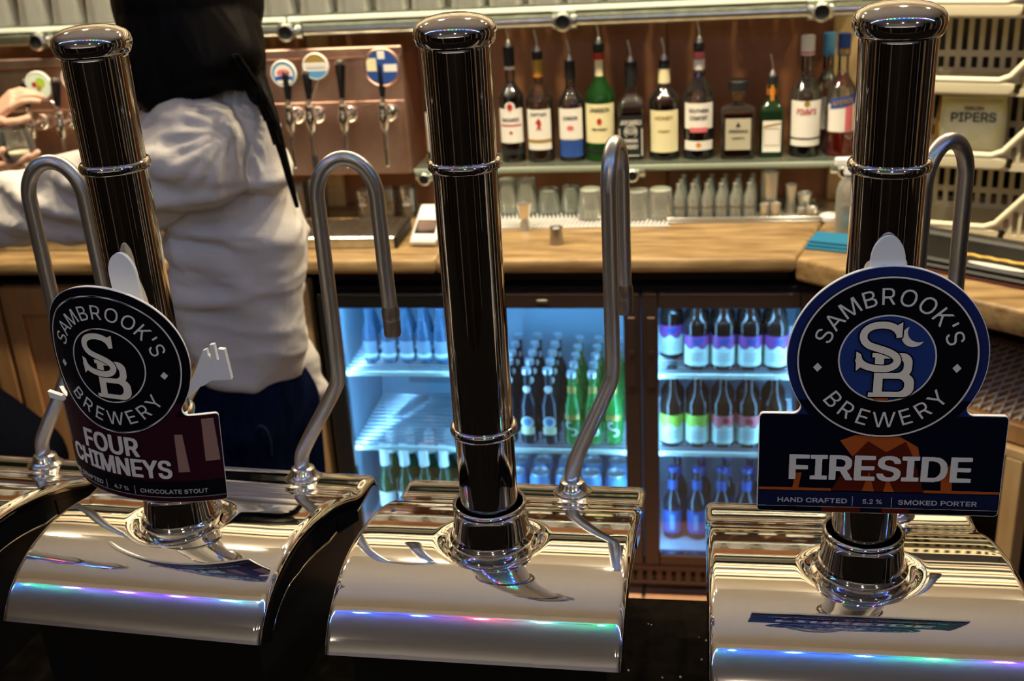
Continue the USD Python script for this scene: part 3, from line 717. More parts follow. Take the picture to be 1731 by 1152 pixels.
def beer(kind):
    t = None
    def start(label, loc, group):
        return thing({'can': 'drinks_can'}.get(kind, 'beer_bottle'), label, 'can' if kind == 'can' else 'bottle', loc, float(rng.uniform(-8, 8)), group)
    def fill(t):
        if kind == 'stout':
            obj('bottle', lathe(bottle_prof(.0235, .095, .150, .0100, .198), 24), navy_g, t, 40); obj('cap', lathe([(.0122, .190), (.0130, .192), (.0118, .2035), (0, .2045)], 20), cap_silver, t, 40)
            b = obj('label', [wrap(ext(disc(.0165, 0, .062), .0005), .0237, 0)], label_white, t); obj('label_disc', wrap(ext(disc(.0105, 0, .064), .0004, .0006), .0237, 0), label_sky, b)
            obj('label_base', band(.0237, .028, .048, .75), label_cream, t); obj('neck_badge', wrap(ext(disc(.0095, 0, .150), .0008, .0006), .0125, 0), label_white, t)
        elif kind == 'green':
            obj('bottle', lathe(bottle_prof(.0225, .092, .142, .0100, .190), 24), bright_green_g, t, 40); obj('cap', lathe([(.0120, .181), (.0128, .183), (.0118, .195), (0, .196)], 20), cap_silver, t, 40)
            obj('label', band(.0227, .070, .084, .95), label_gold, t); obj('label_curl', wrap(cat_mesh([ext(disc(.0105, -.006, .055).difference(disc(.0075, -.004, .055)).intersection(sbox(-.1, 0, 0, .1)), .0005), ext(disc(.0105, .004, .036).difference(disc(.0075, .002, .036)).intersection(sbox(-.002, 0, .1, .1)), .0005)]), .0227, 0), label_white, t)
            obj('neck_badge', band(.0122, .140, .158, 1.0), label_gold, t)
        elif kind == 'tonic':
            obj('bottle', lathe(bottle_prof(.0195, .075, .120, .0090, .180), 20), blue_g, t, 40); obj('label', band(.0197, .012, .060, 1.1), label_slate, t); obj('label_base', band(.0197, .018, .026, 1.15, t=.0009), label_mint, t); obj('cap', lathe([(.0105, .172), (.011, .174), (.010, .184), (0, .185)], 16), cap_silver, t, 40)
        elif kind == 'foil':
            obj('bottle', lathe(bottle_prof(.0240, .135, .19, .0105, .245), 24), green_g, t, 40); obj('neck_foil', lathe([(.0135, .19), (.0125, .215), (.0130, .244), (.0118, .252), (0, .253)], 20), label_white, t, 40); obj('label', band(.0242, .07, .115, 1.1), label_white, t)
        elif kind in ('cider', 'pear', 'berry'):
            obj('bottle', lathe(bottle_prof(.0305, .108, .152, .0118, .205), 28), brown_g, t, 40); obj('cap', lathe([(.0132, .196), (.014, .198), (.0128, .209), (0, .210)], 20), fridge_black, t, 40)
            obj('label', band(.0307, .012, .086, 1.2), label_mint, t)
            top = {'cider': label_purple, 'pear': label_green, 'berry': label_pink}[kind]
            z = np.linspace(-.036, .036, 14); up = .085 - .012 * np.abs(np.sin(z * 95)) - .004
            obj('label_top', wrap(ext(Polygon([(a, b) for a, b in zip(z, up - .014)] + [(.036, .0885), (-.036, .0885)]), .0006, .0006), .0307, 0), top, t)
            if kind == 'cider': obj('label_berry', wrap(ext(shapely.union_all([disc(.006, -.004, .077), disc(.007, .006, .076), disc(.005, .013, .08)]), .0005, .0013), .0307, 0), label_blue, t)
            else: obj('label_fruit', wrap(ext(shapely.union_all([disc(.0075, .004, .076), disc(.005, .010, .072)]), .0005, .0013), .0307, 0), label_green if kind == 'pear' else label_red, t)
            wob = lambda y: LineString([(x, y + .0025 * math.sin(x * 900 + y * 700)) for x in np.linspace(-.018, .018, 30)]).buffer(.0007)
            obj('label_lettering', wrap(ext(shapely.union_all([wob(.028), wob(.036), wob(.044), sbox(-.016, .055, .004, .0562), sbox(-.016, .060, .008, .0612), Polygon([(.008, .040), (.018, .049), (.013, .046)])]), .0004, .0008), .0307, 0), print_grey, t)
        elif kind == 'ale':
            obj('bottle', lathe(bottle_prof(.0255, .100, .150, .0105, .200), 24), navy_g, t, 40); obj('label', band(.0257, .02, .085, 1.15), label_blue, t); obj('label_mark', wrap(ext(sbox(-.006, .03, .006, .075), .0005, .0008), .0257, 0), label_sky, t); obj('neck_badge', band(.0128, .142, .17, 1.2), label_blue, t); obj('cap', lathe([(.012, .192), (.0128, .194), (.0118, .204), (0, .205)], 16), label_blue, t, 40)
        else:
            obj('can', lathe([(0, 0), (.024, 0), (.028, .008), (.028, .165), (.024, .178), (.0235, .182), (.0225, .1805), (.0215, .176), (0, .176)], 24), label_sky, t, 40); obj('lid', lathe([(.0230, .1775), (.0245, .1785), (.0245, .1815), (.0225, .1825), (.0215, .1775), (0, .1775)], 24), cap_silver, t, 40)
            obj('band', band(.0281, .03, .11, 1.3), label_mint, t); obj('tab', bx(-.005, .005, -.012, .006, .1765, .1785, .0005), cap_silver, t)
    return start, fill


PROTO = {}


def put(kind, label, loc, group):
    s, f = beer(kind) if kind not in PROTO else (None, None)
    if kind in PROTO: return dup(PROTO[kind], loc, float(rng.uniform(-8, 8)), label, group)
    t = s(label, loc, group); f(t); PROTO[kind] = t; return t


for r in range(2):
    for i, px in enumerate((622, 653, 684, 713, 743)):
        p = on(px, 628, .602) if r == 0 else None; p = V([on(px, 628, .602)[0] - .004 * r, 2.635 + .055 * r, .609])
        put('tonic', f'{ORD[i]} slim bluish bottle from left, {("front", "second")[r]} row, top shelf of left fridge door', p, 'slim bottles in the left fridge door')
for r in range(2):
    for i in range(5):
        p = V([-.815 + .0535 * i, 2.635 + .075 * r, .116])
        put('foil', f'{ORD[i]} foil-necked dark green bottle from left, {("front", "second")[r]} row, bottom of left fridge door', p, 'foil-necked bottles in the left fridge door')
for r in range(5):
    for i in range(3):
        p = V([-.4685 + .0535 * (i) + .0, 2.612 + .056 * r, .398])
        put('stout', f'dark stout bottle with round pale badges, {ORD[i]} column from left, {ORD[r]} row, middle fridge door', p, 'stout bottles in the middle fridge door')
for r in range(5):
    for i in range(3):
        p = V([-.302 + .0515 * i, 2.612 + .056 * r, .398])
        put('green', f'bright green bottle with yellow label, {ORD[i]} column from left, {ORD[r]} row, middle fridge door', p, 'green bottles in the middle fridge door')
for r in range(2):
    for i in range(5):
        p = V([-.462 + .066 * i, 2.63 + .065 * r, .116])
        put('can', f'{ORD[i]} blue can from the left, {("front", "second")[r]} row, bottom of the middle fridge door', p, 'cans in the middle fridge door')
for r in range(2):
    for i in range(5):
        p = V([-.055 + .0625 * i, 2.618 + .068 * r, .610])
        if r == 0 and i == 0: continue
        put('cider', f'{ORD[i]} purple-labelled brown bottle from left, {("front", "second")[r]} row, top shelf of right fridge door', p, 'purple-label bottles in the right fridge door')
for r in range(2):
    for i in range(5):
        p = V([-.053 + .0625 * i, 2.618 + .068 * r, .398]); k = 'pear' if i < 2 else 'berry'
        put(k, f'{ORD[i]} bottle with {"green" if i < 2 else "red"}-topped label from left, {("front", "second")[r]} row, middle shelf of right fridge door', p, 'fruit-label bottles in the right fridge door')
for r in range(2):
    for i in range(5):
        p = V([-.052 + .062 * i + .012 * r, 2.63 + .075 * r, .116])
        put('ale', f'{ORD[i]} blue-labelled dark bottle from left, {("front", "second")[r]} row, bottom of right fridge door', p, 'blue-label bottles in the right fridge door')

# ------------------------------------------------------------------ shelves and pipework on the wall
def clamp(t, x, y, z, r=.021):
    k = obj('pipe_clamp', [mv(lathe([(r * .86, -.030), (r, -.026), (r, .026), (r * .86, .030)], 24), (x, y, z), ry=90), mv(lathe([(r * .80, 0), (r * .95, .004), (r * .95, .040), (r * .72, .043), (r * .72, .030), (0, .030)], 24), (x, y - .008, z), rx=90)], galv, t, 40, label='galvanised clamp fitting')
    obj('open_end', mv(lathe([(0, 0), (r * .70, 0), (r * .70, .002), (0, .002)], 20), (x, y - .0385, z), rx=90), black_matt, k)


t = thing('glass_shelf', 'lower glass shelf carrying the spirit bottles', 'shelf', (0, 2.97, 1.0745))
sg = obj('shelf_plate', bx(-.70, .355, -.190, .0, -.0105, 0, .0015), shelf_glass, t); obj('front_edge', bx(-.70, .355, -.1935, -.1905, -.0105, -.0005, .001), shelf_dull, sg)
obj('rail', tube([(-.70, -.140, -.020), (.355, -.140, -.020)], .0085, 16), shelf_dull, t)
for px in (722, 1070, 1426): p = at(px, 294 if px < 1100 else 272, 2.81); clamp(t, p[0], -.150, -.026, .017)
t = thing('glass_shelf', 'upper glass shelf on galvanised scaffold pipes, stacked with glasses', 'shelf', (0, 2.97, 1.4580))
sg = obj('shelf_plate', bx(-2.2, -.985, -.190, .0, -.0105, 0, .0015), shelf_glass, t); obj('front_edge', bx(-2.2, -.985, -.1945, -.1905, -.0115, -.0005, .001), shelf_edge, sg)
sg = obj('shelf_plate', bx(-.98, .42, -.190, .0, -.0105, 0, .0015), shelf_glass, t); obj('front_edge', bx(-.98, .42, -.1945, -.1905, -.0115, -.0005, .001), shelf_edge, sg)
obj('pipe', tube([(-2.2, -.170, -.034), (.42, -.170, -.034)], .0165, 18), galv, t, True); obj('pipe', tube([(-2.2, -.125, -.016), (.42, -.125, -.016)], .0045, 10), galv, t, True)
for px in (72, 492, 955, 1385): p = at(px, 40, 2.80); clamp(t, p[0], -.170, -.034, .0235)

for k, zz in enumerate((1.80, 2.13)):
    t = thing('glass_shelf', ('high glass shelf above the frame, first over the glasses', 'highest glass shelf over the back bar')[k], 'shelf', (0, 2.97, zz))
    sg = obj('shelf_plate', bx(-2.2, .42, -.190, .0, -.0105, 0, .0015), shelf_glass, t); obj('front_edge', bx(-2.2, .42, -.1945, -.1905, -.0115, -.0005, .001), shelf_edge, sg)
    obj('pipe', tube([(-2.2, -.170, -.034), (.42, -.170, -.034)], .0165, 18), galv, t, True)
    for x in (-1.6, -.9, -.2, .35): clamp(t, x, -.170, -.034, .0235)

# glasses along the upper shelf, rims down
g0 = None
for r in range(2):
    for i in range(24):
        x = -1.86 + .094 * i + (.047 if r else 0) + float(rng.uniform(-.004, .004)); y = 2.835 + .085 * r
        if x > .36 or abs(x + .972) < .05 and r > 2: continue
        lb = f'{ORD[i]} upturned pint glass from the left, {"front" if r == 0 else "rear"} row on the upper glass shelf'
        if g0 is None:
            g0 = thing('pint_glass', lb, 'glass', (x, y, 1.4590), 0, 'upturned pint glasses on the upper shelf'); obj('glass', mv(tumbler(.030, .041, .148), (0, 0, .148), rx=180), glass_frost, g0, 40)
            obj('foot', lathe([(0, .134), (.0275, .134), (.0285, .144), (.026, .1475), (0, .1478)], 24), glass, g0, 40)
        else: dup(g0, (x, y, 1.4590), 0, lb)

# ------------------------------------------------------------------ spirit bottles


def text_on(t, s, h, R, z, m, width=None, bold=True, name='lettering'):
    obj(name, wrap(text_at(s, h, 0, z, .0004, bold, width, .0010), R, 0), m, t)


def spirit(nm, label, px, r, hs, hn, rn, ht, shell, liq, fillz, cap, pourer, sq=0., y=2.85, zb=1.0755, turn=0):
    x = at(px, 200, y)[0]; t = thing(nm, label, 'bottle', (x, y, zb), turn, 'spirit bottles on the lower glass shelf')
    pr = bottle_prof(r, hs, hn, rn, ht)
    sh = lathe(pr, 40); obj('bottle', squarish(sh, sq) if sq else sh, shell, t, 40)
    if liq is not None:
        q = [(max(a - .0016, 0), b) for a, b in pr if .004 < b < fillz]; rr = np.interp(fillz, [b for a, b in pr[3:-4]], [a for a, b in pr[3:-4]]) - .0016
        lq = lathe([(0, .004), (r * .93, .004)] + q + [(rr, fillz), (0, fillz)], 40); obj('liquid', squarish(lq, sq) if sq else lq, liq, t, 40)
    cm, c0, c1, cr = cap
    obj('cap', lathe([(rn * 1.15, c0), (cr, c0 + .001), (cr, c1 - .002), (cr * .93, c1), (0, c1)], 24), cm, t, 40)
    if pourer:
        obj('pourer_collar', lathe([(.0085, c1), (.0090, c1 + .004), (.0055, c1 + .012), (.0030, c1 + .016), (0, c1 + .016)], 20), steel_cup, t, 40)
        obj('pourer_spout', tube(rounded_path([(0, 0, c1 + .012), (.0005, 0, c1 + .025), (-.003, 0, c1 + .040), (-.0055, -.002, c1 + .052)], 2), [.0026] * 13 if False else .0024, 10), steel_cup, t, True)
    return t


def lab(t, R, z0, z1, m, half=.95, name='label', t_=.0006): return obj(name, band(R + .0002, z0, z1, half, t=t_), m, t)
def flat(t, shape, m, y, name='label', th=.0006, lift=0.): # a flat-sided bottle's label
    me = ext(shape, th); me.vertices = me.vertices[:, [0, 2, 1]] * [1, -1, 1] + [0, y - lift, 0]; me.invert(); return obj(name, me, m, t)


b = spirit('rum_bottle', 'dark rum bottle with white label and red roundel, first right of the middle pump', 866, .031, .160, .200, .0115, .268, bottle_glass, rum, .176, (label_black, .236, .282, .0135), True)
lab(b, .031, .050, .135, label_white, 1.1); obj('roundel', wrap(ext(disc(.0125, 0, .140), .0006, .0004), .0312, 0), label_white, b); obj('emblem', wrap(ext(affinity.scale(disc(.008, 0, .140), .85, 1.1), .0005, .0011), .0312, 0), label_red, b); text_on(b, 'BACARDI', .0085, .0312, .104, label_black, .044); lab(b, .031, .092, .096, label_red, .9, 'stripe', .0011); obj('dot', wrap(ext(disc(.004, 0, .076), .0004, .0008), .0312, 0), label_red, b); lab(b, .031, .020, .034, label_black, 1.1, 'foot_label'); lab(b, .0117, .228, .236, label_white, 3.0, 'neck_ring')
b = spirit('rum_bottle', 'spiced rum bottle with white label, gold stripe and yellow neck band', 913, .0345, .148, .205, .0112, .262, bottle_glass, whisky, .125, (label_black, .250, .268, .0128), True)
lab(b, .0345, .032, .132, label_white, .95); lab(b, .0345, .050, .058, label_gold, .95, 'stripe', .0012); lab(b, .0120, .216, .250, label_gold, 3.0, 'neck_band', .001); lab(b, .0120, .208, .217, label_orange, 3.0, 'neck_band', .001); obj('figure', wrap(ext(Polygon([(-.006, .080), (-.002, .094), (-.008, .100), (0, .112), (.004, .108), (.007, .098), (.004, .088), (.007, .080), (0, .085)]), .0005, .0008), .0347, 0), label_red, b); text_on(b, 'CAPTAIN', .007, .0347, .117, label_black, .04)
b = spirit('gin_bottle', 'gin bottle with white label fading to blue and a black cap', 966, .033, .140, .186, .0112, .236, bottle_glass, rum, .128, (label_black, .200, .244, .0130), True)
lab(b, .033, .055, .132, label_white, 1.0); lab(b, .033, .012, .056, label_blue, 1.0, 'label_foot'); text_on(b, 'LONDON', .0085, .0332, .105, label_black, .036); obj('emblem', wrap(ext(affinity.scale(disc(.006, 0, .085), 1.4, 1), .0005, .0008), .0332, 0), label_pink, b); text_on(b, 'DRY GIN', .0072, .0332, .055, label_white, .036)
b = spirit('whiskey_bottle', 'green glass whiskey bottle with cream label and red neck band', 1015, .0370, .148, .214, .0122, .278, green_g, None, .1, (label_black, .262, .282, .0130), True)
lab(b, .0370, .046, .142, label_cream, 1.15); text_on(b, 'JAMESON', .0095, .0372, .123, label_black, .050); obj('crest', wrap(ext(affinity.scale(disc(.0075, 0, .100), .8, 1.1), .0005, .0008), .0372, 0), label_red, b); text_on(b, 'IRISH WHISKEY', .0050, .0372, .078, label_black, .038); lab(b, .0128, .245, .262, label_red, 3.0, 'neck_band', .001); lab(b, .0128, .206, .245, label_cream, .8, 'neck_label', .001); lab(b, .0370, .022, .030, label_black, 1.15, 'foot_label')
b = spirit('whiskey_bottle', 'square black-labelled whiskey bottle with black neck sleeve', 1067, .0315, .130, .166, .0125, .226, bottle_glass, rum, .118, (label_black, .176, .236, .0152), True, .55)
y0 = -.0322
flat(b, sbox(-.029, .012, .029, .112), label_black, y0)
sc = affinity.scale
flat(b, shapely.union_all([sbox(-.0285, .012, -.0265, .08), sbox(.0265, .012, .0285, .08), sbox(-.02, .012, .02, .0135), disc(.016, 0, .072).difference(disc(.0145, 0, .072)).intersection(sbox(-.03, .06, .03, .09)), sc(disc(.008, 0, .073), 1.6, .9).difference(sc(disc(.0065, 0, .073), 1.6, .9))]), label_white, y0 - .0007, 'label_rules')
for s, h, z, w in (('JACK DANIELS', .010, .090, .052), ('OLD No.7', .005, .0705, .017), ('TENNESSEE', .0075, .046, .034), ('WHISKEY', .0095, .030, .036)):
    m = text_at(s, h, 0, z, .0004, True, w); m.vertices = m.vertices[:, [0, 2, 1]] * [1, -1, 1] + [0, y0 - .0008, 0]; m.invert(); obj('lettering', m, label_white, b)
b = spirit('bourbon_bottle', 'bourbon bottle with plain straw-coloured label and cream neck label', 1123, .0375, .140, .186, .0120, .230, bottle_glass, rum, .134, (label_black, .218, .238, .0128), True)
lab(b, .0375, .020, .122, label_cream, 1.05); lab(b, .0132, .184, .218, label_cream, 3.0, 'neck_label', .001); text_on(b, 'HONEY', .009, .0377, .100, label_gold, .045); text_on(b, 'WHISKEY', .005, .0377, .07, label_gold, .03)
b = spirit('liqueur_bottle', 'tall liqueur bottle with two white labels and a slim fluted neck', 1181, .0385, .138, .214, .0120, .272, bottle_glass, rum, .100, (label_black, .256, .276, .0118), True)
lab(b, .0385, .076, .138, label_white, 1.0); lab(b, .0385, .068, .080, label_pink, .55, 'red_band', .0011); lab(b, .0385, .024, .046, label_white, 1.0, 'foot_label'); obj('seal', wrap(ext(disc(.006, 0, .037), .0005, .0008), .0387, 0), label_orange, b); text_on(b, 'SOUTHERN', .0085, .0387, .116, label_black, .048); text_on(b, 'COMFORT', .0095, .0387, .098, label_black, .044); lab(b, .0126, .240, .256, label_pink, 3.0, 'neck_band', .001); lab(b, .0128, .214, .238, label_white, 3.0, 'neck_label', .001)
b = spirit('liqueur_bottle', 'squat square amaretto bottle with a broad black cap', 1247, .0410, .112, .132, .0125, .162, bottle_glass, brandy, .108, (label_black, .160, .185, .0245), False, .6)
flat(b, sbox(-.030, .024, .030, .100), mat('label_parchment', (.50, .46, .33), .55), -.0420); flat(b, Polygon([(-.006, .080), (0, .092), (.006, .080)]), label_black, -.0427, 'crest')
for s, h, z, w in (('ORIGINALE', .007, .066, .046), ('AMARETTO', .0045, .050, .03)):
    m = text_at(s, h, 0, z, .0004, True, w); m.vertices = m.vertices[:, [0, 2, 1]] * [1, -1, 1] + [0, -.0428, 0]; m.invert(); obj('lettering', m, label_black, b)
b = spirit('liqueur_bottle', 'small square dark herbal liqueur bottle with orange neck stripe', 1304, .0285, .110, .146, .0105, .176, dark_green_g, cola, .106, (label_black, .172, .192, .0115), True, .55)
flat(b, sbox(-.0215, .014, .0215, .090), label_white, -.0293); flat(b, sbox(-.018, .030, .018, .072).difference(sbox(-.0172, .031, .0172, .071)), label_gold, -.0300, 'label_rule'); flat(b, Polygon([(-.020, .074), (.020, .082), (.020, .086), (-.020, .078)]), label_gold, -.0300, 'stripe'); lab(b, .0112, .148, .172, label_orange, 3.0, 'neck_band', .001); lab(b, .0130, .128, .148, label_orange, .3, 'neck_stripe', .001)
b = spirit('gin_cup_bottle', 'tall bottle with white screw cap and white label with red lettering', 1361, .0365, .142, .196, .0140, .262, bottle_glass, cola, .055, (label_white, .240, .284, .0165), False)
lab(b, .0365, .028, .136, label_white, 1.15); lab(b, .0365, .044, .048, label_black, 1.15, 'stripe', .0011); text_on(b, "PIMM'S", .0140, .0367, .104, label_red, .046); obj('seal', wrap(ext(disc(.007, 0, .130), .0005, .0008), .0367, 0), label_gold, b); lab(b, .0166, .244, .248, label_pink, 3.0, 'cap_ring', .0006)
b = spirit('vodka_bottle', 'clear bottle with a blue foil neck, squeezed behind its two neighbours on the right', 1396, .030, .15, .19, .0125, .26, bottle_glass, clear_l, .08, (label_sky, .225, .278, .0145), False, 0., 2.925)
lab(b, .030, .05, .13, label_white, .9); obj('mark', wrap(ext(Polygon([(-.006, .085), (.006, .082), (.004, .11), (-.003, .108)]), .0005, .0008), .0302, 0), label_red, b)
b = spirit('aperitif_bottle', 'bright red aperitif bottle with navy cap and diagonal navy label', 1421, .0345, .145, .200, .0125, .268, bottle_glass, redl, .058, (label_blue, .236, .286, .0150), False)
lab(b, .0345, .060, .125, label_white, 1.1); obj('side_print', wrap(ext(sbox(.006, .062, .026, .122), .0004, .0008), .0347, 0), label_pink, b)
obj('sash', wrap(ext(Polygon([(-.030, .114), (.030, .126), (.030, .150), (-.030, .138)]), .0006, .0012), .0347, 0), label_blue, b)
m = text_at('APEROL', .0110, 0, .1265, .0004, True, .050, .0019); m.vertices[:, 1] += m.vertices[:, 0] * .2; obj('lettering', wrap(m, .0347, 0), label_gold, b); lab(b, .0152, .240, .252, label_gold, .8, 'cap_band', .0006)
b = spirit('white_label_bottle', 'bottle with a white label, half hidden behind the left side of the middle pump', 742, .034, .145, .19, .012, .26, bottle_glass, rum, .12, (label_black, .24, .27, .0135), False)
lab(b, .034, .03, .13, label_white, 1.15)

# ------------------------------------------------------------------ things on the back counter
t = thing('draining_mat', 'white ribbed draining mat under the tumblers', 'bar mat', (0, 0, CT + .0005))
pa, pb = on(852, 392, CT), on(1130, 388, CT)
obj('mat', [tube([(x, 2.735, .003), (x + .012, 2.80, .005), (x, 2.87, .003), (x + .012, 2.935, .003)], .0034, 5) for x in np.arange(-.70, -.06, .0105)] + [bx(-.70, -.06, y, y + .004, 0, .004, 0) for y in (2.735, 2.80, 2.87, 2.93)], white_plastic, t, True, kind='stuff')
TUM = [(862, 302, 374, 20), (893, 300, 372, 21), (930, 318, 372, 22), (967, 314, 370, 20), (1000, 318, 380, 23), (1078, 320, 382, 24), (1117, 318, 382, 24)]
for i, (px, ya, yb, w) in enumerate(TUM):
    y = 2.86 if yb < 375 else 2.80; p = at(px, yb, y); hh = at(px, ya, y)[2] - CT - .010; r = w / 700 * 1.0
    t = thing('tumbler', f'{ORD[i]} upturned clear tumbler from the left on the white draining mat', 'glass', (p[0], y, CT + .009), 0, 'tumblers on the draining mat')
    obj('glass', mv(tumbler(r * .80, r, hh), (0, 0, hh), rx=180), mini_glass, t, 40); obj('base', lathe([(0, hh - .014), (r * .78, hh - .014), (r * .79, hh - .001), (0, hh - .001)], 24), mini_glass, t, 40)
t = thing('acrylic_tray', 'clear shallow tray holding the little bottles', 'tray', (.117, 2.84, CT))
obj('tray', [bx(-.185, .185, -.075, .075, 0, .005, .001), bx(-.185, .185, -.075, -.071, .005, .014, .001), bx(-.185, .185, .071, .075, .005, .014, .001), bx(-.185, -.181, -.071, .071, .005, .014, .001), bx(.181, .185, -.071, .071, .005, .014, .001)], mat('tray_acrylic', (.45, .42, .36), .15, trans=.5), t)
g0 = None
for r in range(3):
    for i in range(6):
        x = at(1148 + 23.6 * i, 370, 2.80)[0] + .006 * r; y = 2.795 + .042 * r
        lb = f'{ORD[i]} small clear glass bottle from the left, {("front", "middle", "rear")[r]} row of the clear tray'
        if g0 is None:
            g0 = thing('miniature_bottle', lb, 'bottle', (x, y, CT + .0055), 0, 'small clear bottles in the tray')
            obj('bottle', lathe([(0, 0), (.0135, 0), (.0150, .002), (.0150, .040), (.0125, .056), (.0070, .072), (.0062, .082), (.0075, .083), (.0075, .088), (.0055, .088), (.0048, .072), (.0105, .055), (.013, .040), (.013, .006), (0, .005)], 24), mini_glass, g0, 40)
            obj('ring', lathe([(.0152, .026), (.0158, .028), (.0158, .032), (.0152, .034)], 24), glass, g0, 40)
        else: dup(g0, (x, y, CT + .0055), 0, lb)
CUPS = [(1299, 290, 376, 15, 'tall steel cocktail shaker cup'), (1335, 312, 374, 10, 'slim double-ended steel measure'), (1358, 326, 373, 13, 'flared steel measure'), (1291, 345, 377, 8, 'small steel thimble measure in front of the shaker cup'), (1310, 344, 377, 9, 'small steel thimble measure right of the shaker cup'), (1353, 352, 377, 7, 'tiny steel thimble measure second from the right'), (1370, 351, 377, 10, 'wide steel thimble measure at the right end of the tray')]
t = thing('steel_tray', 'shallow grey tray under the steel measures', 'tray', (.265, 2.84, CT)); tr2 = t
obj('tray', [bx(.045, .165, -.072, .070, 0, .006, .001), bx(.045, .165, -.072, -.068, .006, .013, .001)], steel_cup, t)
for i, (px, ya, yb, w, lb) in enumerate(CUPS):
    y = 2.83 if ya < 330 else 2.79; x = at(px, yb, y)[0]; r = w / 700; zz = CT + .0065; hh = at(px, ya, y)[2] - zz
    t = thing('spirit_measure' if i else 'shaker_cup', lb + ' beside the little bottles', 'measure' if i else 'shaker', (x, y, zz))
    k = 1.0 if i in (0, 3, 4, 6) else .68
    prof = [(0, 0), (r * .9, 0), (r * .92, .001), (r * (.78 if k < 1 else .95), hh * .45), (r * (.80 if k < 1 else .96), hh * .5), (r, hh - .002), (r, hh), (r * .93, hh - .001), (r * .7, hh * .6), (0, hh * .55)]
    obj('cup', lathe(prof, 28), steel_cup, t, 40); obj('rim', lathe([(r * .97, hh - .003), (r * 1.03, hh - .002), (r * 1.03, hh + .0005), (r * .96, hh + .0005)], 28), steel_cup, t, 40)
p = on(891, 383, CT); hh = .072
t = thing('jigger', 'double-ended steel jigger standing on the draining mat', 'measure', (p[0], 2.722, CT)); obj('cup', lathe([(0, 0), (.0165, 0), (.0170, .002), (.0105, .030), (.0125, .036), (.0195, hh), (.0185, hh), (.0115, .038), (0, .036)], 28), steel_cup, t, 40); obj('rim', lathe([(.0188, hh - .003), (.0203, hh - .002), (.0203, hh + .0004), (.0188, hh + .0004)], 28), steel_cup, t, 40)
p = on(940, 416, CT)
t = thing('thimble_measure', 'plain steel thimble measure standing alone on the oak counter', 'measure', (p[0], p[1] + .014, CT)); obj('cup', lathe([(0, 0), (.0155, 0), (.0162, .001), (.0142, .042), (.0130, .043), (.0120, .040), (0, .039)], 28), steel, t, 40); obj('rim', ring_torus(.0148, .0013, .0415, 28), steel, t, 40)
for i, (px, ya, yb, w) in enumerate(((513, 310, 388, 17), (545, 300, 388, 19), (622, 320, 388, 17), (662, 317, 390, 17), (695, 316, 390, 18))):
    y = 2.86; x = at(px, yb, y)[0]; r = w / 700; hh = at(px, ya, y)[2] - CT
    t = thing('beer_glass', f'{ORD[i]} clear dimpled beer glass from the left below the copper tap panel', 'glass', (x, y, CT + .0005), 0, 'beer glasses below the tap panel')
    obj('glass', tumbler(r * .85, r, hh), glass, t, 40); obj('base', lathe([(0, .002), (r * .80, .002), (r * .82, .014), (0, .014)], 24), glass, t, 40)
    if i in (2, 4): obj('print', wrap(ext(shapely.union_all([disc(.008, 0, .052), sbox(-.010, .034, .010, .042)]).difference(disc(.005, 0, .052)), .0004), r + .001, 0), print_white, t)
t = thing('drip_tray', 'long low stainless drip tray on the counter below the taps', 'drip tray', (-1.22, 2.655, CT))
obj('tray', [bx(-.62, .505, -.072, .085, 0, .030, .003)], galv, t); obj('grid', [bx(-.60 + .02 * i, -.588 + .02 * i, -.062, .075, .0305, .033, 0) for i in range(55)], galv, t); obj('end_cap', bx(.5055, .512, -.072, .085, 0, .031, .002), black_matt, t)
for i, (px, lb) in enumerate(((705, 'white card payment terminal left of the middle pump'), (757, 'white card payment terminal behind the middle pump'))):
    p = on(px, 420, CT); t = thing('card_terminal', lb, 'card reader', (p[0] + .014, 2.60, CT), -3)
    B = lambda *a: mv(bx(*a), (0, 0, .004), rx=24)
    obj('body', B(-.034, .034, .0, .135, 0, .018, .006), white_plastic, t); obj('stand', bx(-.028, .028, .06, .125, .0005, .026, .004), white_plastic, t); obj('screen', B(-.026, .026, .020, .072, .0175, .0188, .0004), black_gloss, t, label='dark display'); obj('lip', B(-.034, .034, -.006, .0, .002, .016, .003), white_plastic, t)
p = on(1428, 402, CT)
t = thing('spray_bottle', 'clear spray bottle with blue cleaner behind the right pump', 'bottle', (p[0] + .008, 2.68, CT))
obj('bottle', lathe([(0, 0), (.026, 0), (.028, .003), (.028, .100), (.022, .120), (.012, .132), (.012, .142), (0, .142)], 24), glass_frost, t, 40); obj('cleaner', lathe([(0, .003), (.0255, .003), (.0262, .056), (0, .056)], 24), blue_l, t, 40); obj('trigger', [lathe([(0, .142), (.014, .142), (.014, .160), (0, .160)], 20), bx(-.035, .012, -.008, .008, .160, .180, .004)], white_plastic, t)
t = thing('folded_cloth', 'folded bright blue cleaning cloth at the mitred corner of the counter', 'cloth', (*on(1415, 418, CT)[:2], CT), -20)
for k in range(3): obj('fold', bx(-.065 + .004 * k, .085, -.040 + .003 * k, .040 - .002 * k, .0003 + .0075 * k, .0075 + .0075 * k, .003), teal, t)
p = on(1402, 372, CT)
t = thing('plastic_lid', 'round white plastic lid lying at the back of the counter', 'lid', (p[0], p[1], CT)); obj('lid', lathe([(0, .0), (.022, .0), (.0235, .002), (.0235, .012), (.021, .014), (0, .014)], 24), white_plastic, t, 40); obj('knob', lathe([(.006, .0135), (.006, .018), (0, .019)], 16), white_plastic, t, 40)

